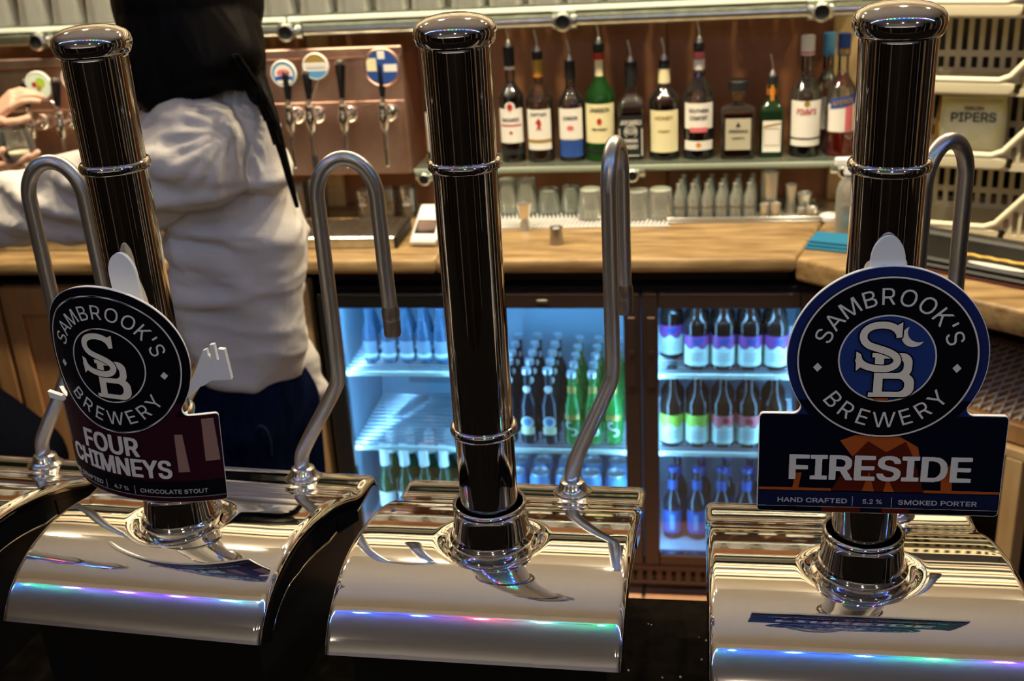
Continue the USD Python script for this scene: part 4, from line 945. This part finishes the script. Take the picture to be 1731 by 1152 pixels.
# ------------------------------------------------------------------ copper tap panel and taps
t = thing('tap_panel', 'hammered copper panel that carries the row of beer taps', 'tap panel', (0, 2.80, 0))
obj('plate', bx(-2.1, -.712, 0, .014, 1.058, 1.352, .002), copper, t); obj('top_rail', bx(-2.1, -.708, -.006, .020, 1.353, 1.378, .003), copper, t); obj('return_side', bx(-.722, -.712, .0145, .18, 1.058, 1.352, .002), copper, t)
obj('seam', bx(-2.1, -.713, -.003, -.0002, 1.236, 1.245, .001), copper, t)


def badge_print(kind, r):
    d_ = lambda rr, x=0, y=0: disc(rr * r, x * r, y * r)
    if kind == 0: return [(label_sky, d_(1).difference(d_(.78))), (label_pink, affinity.scale(d_(.55, 0, .1), 1, .5)), (label_blue, sbox(-.7 * r, -.5 * r, .7 * r, -.2 * r).intersection(d_(.9))), (label_white, sbox(-.6 * r, -.8 * r, .6 * r, -.52 * r).intersection(d_(.9)))]
    if kind == 1: return [(label_gold, d_(.98).intersection(sbox(-r, .35 * r, r, r))), (label_sky, d_(.98).intersection(sbox(-r, -r, r, -.35 * r))), (print_white, sbox(-.8 * r, -.1 * r, .8 * r, .2 * r))]
    if kind == 2: return [(label_blue, d_(.9)), (label_white, sbox(-.2 * r, .45 * r, .2 * r, .9 * r)), (label_white, sbox(.1 * r, -.25 * r, .85 * r, .15 * r).intersection(d_(.9))), (label_cream, sbox(-.85 * r, -.2 * r, -.3 * r, .5 * r).intersection(d_(.9)))]
    if kind == 3: return [(label_mint, shapely.union_all([d_(.5, math.cos(a) * .5, math.sin(a) * .5) for a in np.arange(0, 6.2, .9)]).intersection(d_(1))), (label_green, d_(.4, .2, .2)), (label_red, d_(.2, -.3, .1)), (label_gold, d_(.2, .05, -.15))]
    return [(label_red, d_(.9)), (label_white, sbox(-.5 * r, -.8 * r, .5 * r, -.4 * r))]


def beer_tap(label, px, badge=None, br=.031, bdx=0., bz=.105, black_tip=False, tall=False):
    p = at(px, 190, 2.735); t = thing('beer_tap', label, 'beer tap', (p[0], 2.735, 1.216), 0, 'beer taps on the copper panel')
    obj('shank', mv(lathe([(.019, -.0645), (.019, -.058), (.0115, -.052), (.0100, 0)], 24), rx=90), chrome, t, 40)
    obj('flange', mv(lathe([(.0, -.064), (.021, -.064), (.0225, -.061), (.0225, -.050), (.019, -.045), (.013, -.043), (0, -.043)], 28), rx=90), chrome, t, 40)
    obj('valve_body', [lathe([(0, -.030), (.0085, -.030), (.0105, -.022), (.0130, -.012), (.0150, 0), (.0130, .012), (.0100, .020), (.0120, .026), (.0120, .032), (.0070, .036), (.006, .05), (0, .05)], 24)], chrome, t, 40)
    obj('spout', tube(rounded_path([(0, 0, -.020), (0, -.004, -.045), (0, -.006, -.085), (0, -.006, -.120 if not black_tip else -.090)], 2), .0055, 12), chrome, t, True)
    if black_tip: obj('spout_tip', mv(lathe([(0, -.135), (.0065, -.135), (.0072, -.09), (0, -.089)], 16), (0, -.006, 0)), rubber, t, 40)
    hz = .05 + (.02 if tall else 0)
    obj('handle', mv(lathe([(.0065, .045), (.0085, hz + .01), (.0125, hz + .05), (.0130, hz + .058), (0, hz + .060)], 24), (0, 0, 0), rx=-8), black_gloss, t, 40, label='black tap handle')
    obj('handle_cap', mv(lathe([(.0, hz + .0605), (.0135, hz + .0605), (.0135, hz + .066), (.009, hz + .071), (0, hz + .072)], 24), rx=-8), chrome, t, 40)
    if badge is not None:
        f = mv(lathe([(0, 0), (br, 0), (br + .003, .002), (br + .003, .006), (br, .008), (br * .97, .0065), (0, .0065)], 36), rx=90)
        c = (bdx, .012, bz + .012); bo = obj('badge', mv(f, c), label_white if badge != 2 else copper, t, 40)
        obj('badge_arm', tube([(0, .006, .040), (bdx * .4, .010, .062), (bdx, .0118, bz - br * .8)], .0035, 8), chrome, t, True)
        for k, (mm, sh) in enumerate(badge_print(badge, br)):
            m = ext(sh, .0004, .0003 * k); m.vertices = m.vertices[:, [0, 2, 1]] * [1, -1, 1] + V(c) + [0, -.0081 if False else -.0066, 0]; m.invert(); obj('badge_print', m, mm, bo, False)
    return t


beer_tap('chrome beer tap behind the woman\'s back below a blue and pink badge', 489, 0, .030, -.004, .100)
beer_tap('chrome beer tap with a black spout tip beside a round yellow and blue badge', 524, 1, .030, .026, .115, True)
beer_tap('chrome beer tap with a plain black handle, third on the right-hand panel', 580, None, tall=True)
beer_tap('chrome beer tap at the right end of the panel with a large navy disc', 648, 2, .044, .006, .108, False, True)
beer_tap('chrome beer tap gripped by the hand at the left edge', 47, None)
beer_tap('chrome beer tap under the mint leafy badge, left of the left pump', 98, 3, .034, -.042, .090)
beer_tap('chrome beer tap with a red badge, mostly hidden by the left pump', 138, 4, .028, -.010, .105)

# ------------------------------------------------------------------ plastic storage baskets with crisps, right edge
def basket(label, loc, rz, s=1.):
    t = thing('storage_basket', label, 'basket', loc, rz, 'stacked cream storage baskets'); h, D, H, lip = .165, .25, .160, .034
    pxy = lambda poly, y, th=.004: (lambda m: (setattr(m, 'vertices', m.vertices[:, [0, 2, 1]] * [1, -1, 1] + [0, y, 0]), m.invert(), m)[2])(ext(poly, th))
    row = lambda x0, n, z0, z1, st=.021: [sbox(x0 + st * k, z0, x0 + .0095 + st * k, z1).buffer(.0018) for k in range(n)]
    for sx in (-1, 1):
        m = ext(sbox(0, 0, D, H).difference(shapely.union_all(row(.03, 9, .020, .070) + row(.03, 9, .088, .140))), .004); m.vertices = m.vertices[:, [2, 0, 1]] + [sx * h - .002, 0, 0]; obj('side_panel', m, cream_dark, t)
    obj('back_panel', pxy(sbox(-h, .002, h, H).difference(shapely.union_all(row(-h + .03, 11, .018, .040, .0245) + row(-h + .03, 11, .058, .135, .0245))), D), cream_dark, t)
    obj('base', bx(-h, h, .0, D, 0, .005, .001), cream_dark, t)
    xl, xr = -h + .030, h - .110
    fp = Polygon([(-h, 0), (h, 0), (h, H), (h - .008, H), (xr + .012, lip + .012), (xr, lip), (xl, lip), (-h + .008, H), (-h, H)]).difference(shapely.union_all([sbox(h - .085 + .019 * k, .018, h - .077 + .019 * k, min(.052 + .019 * k, .070)).buffer(.0018) for k in range(4)] + [sbox(h - .045 + .019 * k, .088, h - .037 + .019 * k, .100 + .018 * k).buffer(.0018) for k in range(2)]))
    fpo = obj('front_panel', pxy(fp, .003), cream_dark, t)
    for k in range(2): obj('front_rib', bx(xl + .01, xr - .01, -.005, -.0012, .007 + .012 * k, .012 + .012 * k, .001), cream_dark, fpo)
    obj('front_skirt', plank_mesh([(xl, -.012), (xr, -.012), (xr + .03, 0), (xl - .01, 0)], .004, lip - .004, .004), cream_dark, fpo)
    pth = [(-h, D, H), (-h, .012, H), (-h + .006, 0, H - .006), (xl, -.006, lip), (xr, -.006, lip), (h - .008, 0, H - .006), (h, .012, H), (h, D, H)]
    q = []
    for a, b in zip(pth[:-1], pth[1:]):
        a, b = V(a), V(b); q += [a + (b - a) * u for u in (.08, .35, .65, .92)]
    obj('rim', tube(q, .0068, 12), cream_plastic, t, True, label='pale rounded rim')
    return t


bk = []
SPB = .1625; BX = at(1634, 388, 2.60); TURN = -17.
names = ('lowest', 'second lowest', 'third', 'top')
for k in range(4):
    bk.append((basket if k == 0 else lambda lb, lo, rz: dup(bk0, lo, rz, lb))(f'cream slotted plastic storage basket, {names[k]} of the stack at the right edge', (BX[0], 2.62, CT + .0005 + SPB * k), TURN))
    if k == 0: bk0 = bk[0]
for k in range(4): dup(bk0, (BX[0] + .345, 2.53, CT + .0005 + SPB * k), TURN, f'cream slotted plastic storage basket, {names[k]} of the farther right stack')


def packet(label, loc, rz, tint, words, seed, lean=-18):
    t = thing('crisp_packet', label, 'crisp packet', loc, rz); n = 22; HP = .062; u, v = np.meshgrid(np.linspace(-1, 1, n), np.linspace(-1, 1, n))
    puff = .022 * np.clip((1 - u ** 4) * (1 - v ** 4), 0, 1) ** .6; ms = []
    for s in (-1, 1):
        P = np.stack([u * .072 * (1 - .04 * np.abs(v)), s * puff, v * HP + HP], -1).reshape(-1, 3); P[:, 1] += (meshkit.fbm(P * 42 + seed, 3) - .5) * .014 * (puff.reshape(-1) > .0005)
        f = [(i * n + j, i * n + j + 1, (i + 1) * n + j + 1, (i + 1) * n + j) for i in range(n - 1) for j in range(n - 1)]; m = tm((P, np.array(f)))
        if s > 0: m.invert()
        ms.append(m)
    o = obj('bag', mv(cat_mesh(ms), rx=lean), tint, t, 50)
    obj('crimp', [mv(bx(-.069, .069, -.0008, .0008, z0, z1, 0), rx=lean) for z0, z1 in ((2 * HP - .0015, 2 * HP + .006), (-.0005, .0045))], tint, t)
    for s, h, z, w in words:
        m = text_at(s, h, 0, z, .0006, True, w); m.vertices = m.vertices[:, [0, 2, 1]] * [1, -1, 1]; m.invert(); q = m.vertices
        q[:, 1] -= .0225 * np.clip((1 - (q[:, 0] / .072) ** 4) * (1 - ((q[:, 2] - HP) / HP) ** 4), 0, 1) ** .6 + .005
        obj('lettering', mv(m, rx=lean), label_black, t, False)
    return t


c17, s17 = math.cos(math.radians(TURN)), math.sin(math.radians(TURN))
inb = lambda u, v, k, z: (BX[0] + u * c17 - v * s17, 2.62 + u * s17 + v * c17, CT + SPB * k + z)
packet('pale green crisp packet with PIPERS lettering in the second lowest basket', inb(-.012, .110, 1, .008), TURN + 6, mat('packet_green', (.86, .84, .46), .35, noise=((.92, .90, .68), (30, 30, 30), 3)), [('PIPERS', .020, .070, .096), ('ENGLISH', .008, .096, .04)], 3)
packet('orange-brown crisp packet leaning at the back of the second lowest basket', inb(-.035, .185, 1, .008), TURN - 8, mat('packet_orange', (.50, .26, .05), .3), [], 9)

# ------------------------------------------------------------------ black bar runners on the right return
t = thing('bar_runner', 'folded black bar runner with white print and a gold rope border on the right counter', 'bar runner', (*on(1672, 455, CT)[:2], CT), -35)
obj('backing', bx(-.22, .30, -.085, .068, .0005, .007, .002), red_cloth, t, label='dark red backing edge')
for k in range(2): obj('fold', bx(-.22, .30, -.086 + .002 * k, .068, .0075 + .0125 * k, .0195 + .0125 * k, .005), black_matt, t)
wv = [(x, -.030 + .002 * math.sin(x * 180), .0335) for x in np.linspace(-.06, .29, 80)]
obj('gold_border', [tube([(x, y + .0035 * math.sin(x * 300 + ph), z + .0012 * math.cos(x * 300 + ph)) for x, y, z in wv], .0032, 6) for ph in (0, 2.1, 4.2)], label_gold, t, True, label='gold rope border')
wp_ = [ext(affinity.rotate(Point(0, 0).buffer(1), 0).intersection(sbox(-1, -1, 1, 1)), .0006).apply_scale([.060, .010, 1]).apply_translation([.04, -.066, .0321]), bx(-.205, -.150, -.074, -.060, .0321, .0327, 0), bx(-.144, -.132, -.072, -.060, .0321, .0327, 0), bx(.125, .16, -.074, -.062, .0321, .0327, 0)]
for m in wp_: obj('white_print', m, label_white, t, False)
t = thing('black_folder', 'flat black folder lying behind the bar runner in front of the baskets', 'folder', (*on(1672, 455, CT)[:2], CT), -35)
obj('cover', bx(-.20, .32, .072, .112, .0005, .036, .006), mat('folder_grey', (.03, .028, .024), .5), t); obj('tag', bx(.10, .135, .085, .097, .0362, .0372, 0), label_pink, t)

# ------------------------------------------------------------------ people
def P(px, py, y): return at(px, py, y)


def wrinkle(m, amp, sc, seed, an=(1, 1, 1)):
    m = m.copy(); n = meshkit.arrays(m, True)[2]; q = m.vertices * V(an)
    w = meshkit.fbm(q * sc, 4, seed); w2 = 1 - np.abs(meshkit.fbm(q * sc * .6 + 11, 3, seed + 5) - .5) * 5
    m.vertices = m.vertices + n * (amp * ((w - .5) * 1.1 + .45 * np.clip(w2, -1, 1)))[:, None]; return m


def hand(wrist, palm_dir, up, curl, size=1., spread=.09, thumb_side=1):
    """Palm and five separate bent fingers; palm_dir: wrist to knuckles, up: back of the hand."""
    d = V(palm_dir, float); d /= np.linalg.norm(d); u = V(up, float); u -= d * (u @ d); u /= np.linalg.norm(u); s = np.cross(d, u) * thumb_side
    w = V(wrist, float); B = []; k = size
    kn = [w + d * (.082 - .004 * abs(i - 1)) * k + s * (.030 - .020 * i) * k for i in range(4)]
    B.append(m3.Manifold.batch_hull([ball(.013 * k, w + s * .018 * k), ball(.013 * k, w - s * .018 * k)] + [ball(.0098 * k, q) for q in kn]))
    B.append(bone(w - d * .06 * k, .024 * k, w, .020 * k))
    for i, L in enumerate((.072, .080, .074, .058)):
        a = kn[i]; th = 0.; r = .0090 * k
        for j, fr_ in enumerate((.45, .31, .24)):
            th += curl[i] * (.8, 1.1, .8)[j]; dd = d * math.cos(th) - u * math.sin(th) + s * spread * (1.5 - i) * .5; dd /= np.linalg.norm(dd)
            b = a + dd * L * fr_ * k; B.append(bone(a, r, b, r * .92, 16)); a = b; r *= .92
    a = w + s * .026 * k + d * .018 * k; r = .0115 * k
    for dd, L in ((s * .75 + d * .65 - u * .25, .040), (s * .25 + d * .85 - u * .45, .032), (-s * .10 + d * .85 - u * .5, .026)):
        b = a + dd / np.linalg.norm(dd) * L * k; B.append(bone(a, r, b, r * .9, 16)); a = b; r *= .9
    return B


# the woman with long black hair, turned to the taps on the left
Y0 = 1.75
t = thing('person', 'woman with long black hair, loose white shirt and blue jeans, turned towards the taps', 'person', (-.76, Y0, 0))
o = -V([-.76, Y0, 0]); A = lambda px, py, y=Y0: at(px, py, y) + o
hip, chest, neckp = A(440, 690, 1.76), A(420, 340, 1.77), A(385, 160, 1.775)
head = A(318, 22, 1.765); shL, shR = A(388, 232, 1.705), A(410, 228, 1.84)
elb, wri = A(165, 322, 1.725), A(-15, 352, 1.905)
elR, wrR = A(380, 400, 1.80), A(360, 510, 1.80)
ft = hip[0] - .01
body = [bone(hip, .066, chest, .055), bone(chest, .062, A(402, 260, 1.775), .055), bone(A(402, 260, 1.775), .045, neckp, .040), bone(neckp, .042, head + V([.012, 0, -.06]), .048),
        bone(shL, .030, elb, .034), bone(elb, .034, wri, .026), bone(shR, .028, elR, .030), bone(elR, .030, wrR, .022), bone(A(402, 260, 1.775), .04, shL, .030), bone(A(402, 260, 1.775), .04, shR, .026),
        ball(.094, head), bone(head + V([-.035, 0, -.01]), .070, head + V([-.060, 0, -.075]), .040),
        bone(head + V([-.095, 0, .0]), .010, head + V([-.112, 0, -.022]), .011), bone(head + V([-.085, -.02, -.060]), .010, head + V([-.085, .02, -.060]), .010),
        bone(V([ft, -.055, .90]), .080, V([ft - .015, -.065, .50]), .055), bone(V([ft - .015, -.065, .50]), .052, V([ft, -.065, .10]), .036), bone(V([ft, -.065, .07]), .034, V([ft - .135, -.070, .035]), .030),
        bone(V([ft, .075, .90]), .080, V([ft, .085, .50]), .055), bone(V([ft, .085, .50]), .052, V([ft + .02, .085, .10]), .036), bone(V([ft + .02, .085, .07]), .034, V([ft - .115, .085, .035]), .030)]
body += hand(wri, wri - elb, (0, 0, 1), (.25, .3, .35, .4)) + hand(wrR, wrR - elR, (0, 1, 0), (.4, .5, .5, .6))
obj('body', flesh(body, .010, 6), skin, t, True)
eye = mat('eye_dark', (.02, .015, .012), .2)
obj('eye', tm(ball(.011, head + V([-.088, -.032, .008]), 16)), eye, t, True); obj('eye', tm(ball(.011, head + V([-.088, .032, .008]), 16)), eye, t, True)
obj('mouth', tm(ball(.010, head + V([-.094, 0, -.060]), 16).scale((1, 1, 1))), mat('lips', (.35, .09, .08), .4), t, True)
# jeans
je = [bone(A(430, 660, 1.72), .085, V([ft, -.045, .90]), .098), bone(A(450, 655, 1.82), .080, V([ft, .055, .90]), .095), bone(A(425, 700, 1.72), .095, V([ft, .02, .88]), .095), bone(V([ft, -.050, .88]), .092, V([ft - .015, -.065, .50]), .070), bone(V([ft - .015, -.065, .50]), .068, V([ft, -.065, .10]), .052), bone(V([ft, .075, .88]), .092, V([ft, .09, .50]), .070), bone(V([ft, .09, .50]), .068, V([ft + .02, .09, .10]), .052)]
jm = wrinkle(flesh(je, .012, 8), .004, 14, 3); jo = obj('jeans', jm, denim, t, True)
pk = rounded_path([A(430, 770, 1.628), A(432, 722, 1.630), A(446, 720, 1.630), A(458, 742, 1.635), A(459, 772, 1.640)], 2)
obj('pocket_seam', tube(pk, .0022, 6), denim_seam, jo, True)
# shirt: loose body, gathered puff sleeve, cuff tail
R_ = lambda r, *p: ball(r, A(*p))
torso = [m3.Manifold.batch_hull([R_(.040, 398, 205, 1.71), R_(.038, 418, 205, 1.83), R_(.034, 345, 190, 1.74), R_(.040, 425, 300, 1.72), R_(.045, 445, 300, 1.82), R_(.04, 340, 300, 1.72), R_(.04, 345, 300, 1.83), R_(.042, 395, 172, 1.775), R_(.036, 422, 172, 1.76), R_(.040, 428, 225, 1.70), R_(.042, 440, 285, 1.69)]),
         m3.Manifold.batch_hull([R_(.040, 425, 300, 1.72), R_(.045, 445, 300, 1.82), R_(.04, 340, 300, 1.72), R_(.04, 345, 300, 1.83), R_(.050, 452, 390, 1.70), R_(.052, 460, 390, 1.82), R_(.05, 335, 390, 1.70), R_(.05, 345, 390, 1.83), R_(.050, 462, 520, 1.70), R_(.050, 462, 520, 1.84), R_(.045, 335, 520, 1.69), R_(.05, 350, 520, 1.84)]),
         m3.Manifold.batch_hull([R_(.050, 462, 520, 1.70), R_(.050, 462, 520, 1.84), R_(.045, 335, 520, 1.69), R_(.05, 350, 520, 1.84), R_(.050, 465, 575, 1.70), R_(.045, 468, 575, 1.84), R_(.025, 360, 625, 1.665), R_(.024, 430, 640, 1.665), R_(.022, 493, 622, 1.72), R_(.020, 498, 612, 1.83), R_(.03, 360, 600, 1.86)])]
puff = [bone(A(365, 245, 1.680), .060, A(325, 264, 1.66), .086), bone(A(335, 262, 1.66), .088, A(270, 285, 1.665), .082), bone(A(270, 285, 1.665), .082, A(170, 325, 1.72), .070), bone(A(170, 325, 1.72), .070, A(75, 348, 1.80), .058), bone(A(75, 348, 1.80), .058, A(-10, 358, 1.90), .056), bone(A(-10, 358, 1.90), .056, A(-18, 352, 1.915), .036)]
tail = [bone(A(470, 560, 1.88), .045, A(512, 610, 1.90), .030), bone(A(512, 610, 1.90), .030, A(522, 655, 1.90), .024), bone(A(522, 655, 1.90), .024, A(512, 685, 1.90), .016)]
sh = flesh(torso + puff + tail, .0060, 9)
v = sh.vertices.copy()
# gathers radiating from the shoulder seam and soft folds along the sleeve
SS = A(398, 215, 1.64); dS = v - SS; ang = np.arctan2(dS[:, 2], -dS[:, 0]); rad = np.hypot(dS[:, 0], dS[:, 2]); nn = meshkit.arrays(sh, True)[2]
g = np.exp(-((rad - .05) / .06) ** 2) * (v[:, 1] < .02) * (dS[:, 0] < .03)
sleeve = np.clip((SS[0] - .03 - v[:, 0]) / .06, 0, 1) * np.clip((v[:, 2] - 1.12) / .06, 0, 1)
fold = np.sin(26 * dS[:, 2] / .25 + 9 * dS[:, 0] + 6 * (meshkit.fbm(v * 9, 3, 4) - .5)); fold = np.sign(fold) * np.abs(fold) ** .7
drape = np.sin((v[:, 2] * .8 + v[:, 0] * 1.1) * 42 + 9 * (meshkit.fbm(v * 6, 3, 8) - .5)) * np.clip((1.30 - v[:, 2]) / .1, 0, 1) * .5
sh.vertices = v + nn * (    .0026 * g * np.sin(19 * ang) + .0070 * sleeve * fold + .0052 * (1 - sleeve) * drape)[:, None]
def crease(m, amp, sc, seed, an):
    m = m.copy(); n = meshkit.arrays(m, True)[2]; q = m.vertices * V(an); q = q + .03 * (meshkit.fbm(q * 7, 2, seed + 9)[:, None] - .5)
    r = 1 - np.abs(2 * meshkit.fbm(q * sc, 2, seed) - 1); m.vertices = m.vertices + n * (amp * (np.clip((r - .55) / .45, 0, 1) ** 2 - .35))[:, None]; return m


sh = crease(crease(sh, .0085, 6, 51, (.45, .7, 1.8)), .0045, 13, 77, (.7, .9, 1.5))
sh = wrinkle(wrinkle(sh, .007, 9, 21, (.8, 1, 1.9)), .0012, 30, 33, (.8, .8, 2.2)); so = obj('shirt', sh, shirt_white, t, True, label='loose white cotton shirt with gathered sleeves')
# hair
ly = lambda py: float(np.interp(py, [90, 125, 165, 205], [1.735, 1.715, 1.685, 1.655]))
lock = [(398, 92, .030), (422, 128, .022), (442, 165, .015), (458, 205, .010), (470, 245, .0080), (484, 295, .0058), (499, 348, .0030)]
hb = [ball(.116, head + V([.004, 0, .02]), 40), m3.Manifold.batch_hull([ball(.106, head + V([.004, -.01, .0])), R_(.060, 262, 100, 1.70), R_(.042, 238, 130, 1.68), R_(.030, 262, 163, 1.665), R_(.024, 300, 148, 1.66), R_(.035, 350, 108, 1.67), R_(.040, 400, 95, 1.70), R_(.050, 395, 90, 1.80)]),
      m3.Manifold.batch_hull([R_(.060, 380, 60, 1.74), R_(.045, 400, 95, 1.72), R_(.034, 412, 118, 1.72), R_(.03, 385, 118, 1.72)])] + [bone(A(a[0] + 3, a[1], ly(a[1])), a[2], A(b[0] + 3, b[1], ly(b[1])), b[2], 14) for a, b in zip(lock[:-1], lock[1:])]
hm = flesh(hb, .009, 6); n = meshkit.arrays(hm, True)[2]; q = hm.vertices
hm.vertices = q + n * (.005 * (meshkit.fbm(q * [60, 60, 5], 3, 2) - .5))[:, None]
ho = obj('hair', hm, hair_mat, t, True, label='long straight black hair'); ms = []
for k in range(40):
    a = rng.uniform(-1, 1); f = rng.uniform(.45, 1.0); pt = []
    for i, (px, py, rr) in enumerate(lock[:2 + int(4 * f)]): pt.append(A(px + a * (5 + 2 * i) + 3 * rng.uniform(-1, 1), py, 1.645 + .02 * rng.uniform(-1, 1)))
    ms.append(tube(rounded_path(pt, 2), .0012, 5))
for k in range(26):
    x0 = rng.uniform(232, 330); pt = [A(x0, 110, 1.655), A(x0 + 2, 145, 1.645), A(x0 + rng.uniform(-6, 6), rng.uniform(165, 192) - .25 * max(x0 - 270, 0), 1.645)]; ms.append(tube(rounded_path(pt, 2), .0015, 5))
lk = [A(415, 150, 1.64), A(425, 172, 1.635), A(440, 180, 1.64), A(452, 165, 1.65)]; ms.append(tube(rounded_path(lk, 3), .0022, 6))
obj('loose_strands', ms, hair_mat, ho, True, kind='stuff')

for a in (V([ft, -.065, 0]), V([ft + .02, .085, 0])): obj('shoe', flesh([bone(a + V([.02, 0, .042]), .041, a + V([-.15, -.005, .036]), .035), bone(a + V([.01, 0, .045]), .041, a + V([0, 0, .09]), .042)], .012, 4), rubber, t, True)

# the second bar worker, beyond the left edge: two hands at the tap and a black-trousered leg
Q0 = V([-1.98, 2.27, 0]); t = thing('person', 'bar worker at the left edge in black trousers, pulling a tap and holding a glass', 'person', Q0); o = -Q0
wa, wb2 = at(-12, 198, 2.665) + o, at(-22, 283, 2.60) + o
kn = at(45, 640, 2.20) + o; shA, shB = V([-.02, .18, 1.38]), V([-.02, -.20, 1.36]); eA, eB = V([.06, .28, 1.16]), V([.10, -.05, 1.08])
body = [bone(V([-.05, 0, .98]), .13, V([-.05, 0, 1.28]), .125), m3.Manifold.batch_hull([ball(.09, V([-.05, 0, 1.34])), ball(.06, shA), ball(.06, shB)]), bone(V([-.04, 0, 1.40]), .055, V([.0, 0, 1.53]), .052), ball(.098, V([.01, 0, 1.63])), bone(V([.04, 0, 1.62]), .075, V([.065, 0, 1.555]), .045), bone(V([.105, 0, 1.63]), .011, V([.120, 0, 1.605]), .013),
        bone(shA, .052, eA, .040), bone(eA, .040, wa, .026), bone(shB, .052, eB, .040), bone(eB, .040, wb2, .026),
        bone(V([-.05, .09, .92]), .095, V([.02, .10, .50]), .062), bone(V([.02, .10, .50]), .060, V([-.02, .10, .10]), .042), bone(V([-.02, .10, .07]), .038, V([.12, .10, .035]), .032),
        bone(V([0, -.08, .90]), .090, V([kn[0] - .03, -.12, .56]), .062), bone(V([kn[0] - .03, -.12, .56]), .060, V([kn[0] + .03, -.13, .10]), .042), bone(V([kn[0] + .03, -.13, .07]), .038, V([kn[0] + .17, -.13, .035]), .032)]
hA = hand(wa, at(28, 160, 2.668) + o - wa, (-.2, -.55, .8), (.35, .42, .5, .6), .95, .06, 1)
hB = hand(wb2, at(30, 278, 2.60) + o - wb2, (.15, -.25, -1), (.16, .2, .24, .3), .95, .05, -1)
obj('body', flesh(body, .014, 6), skin, t, True); obj('hand', flesh(hA, .0045, 3), skin, t, True, label='hand closed over the tap handle'); obj('hand', flesh(hB, .0045, 3), skin, t, True, label='hand cupped under the beer glass')
obj('eye', tm(ball(.011, V([.098, -.033, 1.640]), 16)), eye, t, True); obj('eye', tm(ball(.011, V([.098, .033, 1.640]), 16)), eye, t, True)
obj('hair', flesh([ball(.108, V([-.005, 0, 1.655]), 30), bone(V([-.05, 0, 1.64]), .07, V([-.06, 0, 1.56]), .05)], .012, 5), hair_mat, t, True)
gs = [bone(V([-.05, 0, .96]), .145, V([-.05, 0, 1.28]), .140), m3.Manifold.batch_hull([ball(.10, V([-.05, 0, 1.34])), ball(.07, shA), ball(.07, shB)]), bone(shA, .066, eA, .054), bone(shB, .066, eB, .054), bone(eB, .054, eB + (wb2 - eB) * .70, .042), bone(eA, .052, eA + (wa - eA) * .62, .042)]
obj('shirt', wrinkle(flesh(gs, .014, 6), .006, 12, 5), green_cloth, t, True, label='dark green shirt')
tr = [bone(V([-.05, .06, .97]), .135, V([-.05, .09, .88]), .13), bone(V([-.05, .09, .88]), .12, V([.02, .10, .50]), .085), bone(V([.02, .10, .50]), .082, V([-.02, .10, .08]), .068), bone(V([-.05, -.05, .97]), .13, V([-.0, -.08, .88]), .13), bone(V([-.0, -.08, .88]), .125, V([kn[0] - .03, -.12, .56]), .105), bone(V([kn[0] - .03, -.12, .56]), .10, V([kn[0] + .03, -.13, .08]), .070)]
obj('trousers', wrinkle(flesh(tr, .014, 6), .005, 12, 6), trouser, t, True)

for a in (V([-.02, .10, 0]), V([kn[0] + .03, -.13, 0])): obj('shoe', flesh([bone(a + V([-.02, 0, .045]), .044, a + V([.15, 0, .038]), .037), bone(a + V([-.02, 0, .045]), .044, a + V([0, 0, .10]), .046)], .012, 4), rubber, t, True)

# the glass being filled
p = at(38, 286, 2.60); z0 = p[2]
t = thing('held_beer_glass', 'round stemless beer glass with pale beer and foam held under the tap', 'glass', (p[0], 2.60, z0 + .004), 0)
obj('glass', lathe([(0, 0), (.022, 0), (.030, .006), (.040, .030), (.041, .050), (.037, .080), (.033, .098), (.0318, .098), (.0358, .080), (.0396, .050), (.0386, .031), (.028, .008), (0, .004)], 36), glass, t, 40)
obj('beer', lathe([(0, .0045), (.0275, .0085), (.0350, .0215), (.0362, .025), (0, .025)], 32), beer_l, t, 40); obj('foam', lathe([(0, .0252), (.0365, .0252), (.0380, .031), (.0388, .037), (0, .038)], 32), foam, t, 40)

# ------------------------------------------------------------------ fairy lights on the bulkhead (the chrome mirrors them)
fy = thing('fairy_lights', 'string of small coloured fairy lights along the inner edge of the soffit', 'fairy lights', (0, SOF, 0)); LZ = 2.260
wire = [(x, -.022 + .006 * math.sin(x * 3.1), LZ + .006 * math.sin(x * 5.3) + .005 * math.sin(x * 17)) for x in np.linspace(-2.2, 2.2, 160)]
obj('wire', tube(wire, .003, 6), rubber, fy, True)
for x in np.arange(-2.0, 2.1, .5): obj('hook', tube([(x, -.022, LZ - .012), (x, -.022, 2.302)], .0018, 6), rubber, fy, True)
cols = {'blue': (.03, .12, 1.), 'violet': (.25, .08, 1.), 'green': (.03, 1., .25), 'cyan': (.1, .8, 1.), 'red': (1., .05, .08), 'white': (.8, .9, 1.)}
LEDM = {k: mat('led_' + k, c, .5, emit=(c, 90.)) for k, c in cols.items()}
seq = ['blue', 'cyan', 'violet', 'blue', 'green', 'blue', 'white', 'violet', 'blue', 'cyan', 'red', 'blue', 'violet', 'green', 'blue', 'cyan']
for i in range(44):
    x = -2.15 + .1 * i; zz = np.interp(x, [w[0] for w in wire], [w[2] for w in wire])
    obj('bulb', mv(lathe([(0, -.016), (.007, -.013), (.010, -.006), (.010, .004), (.006, .010), (0, .011)], 10), (x, -.022, zz - .008)), LEDM[seq[(i * 5) % 16]], fy, True)
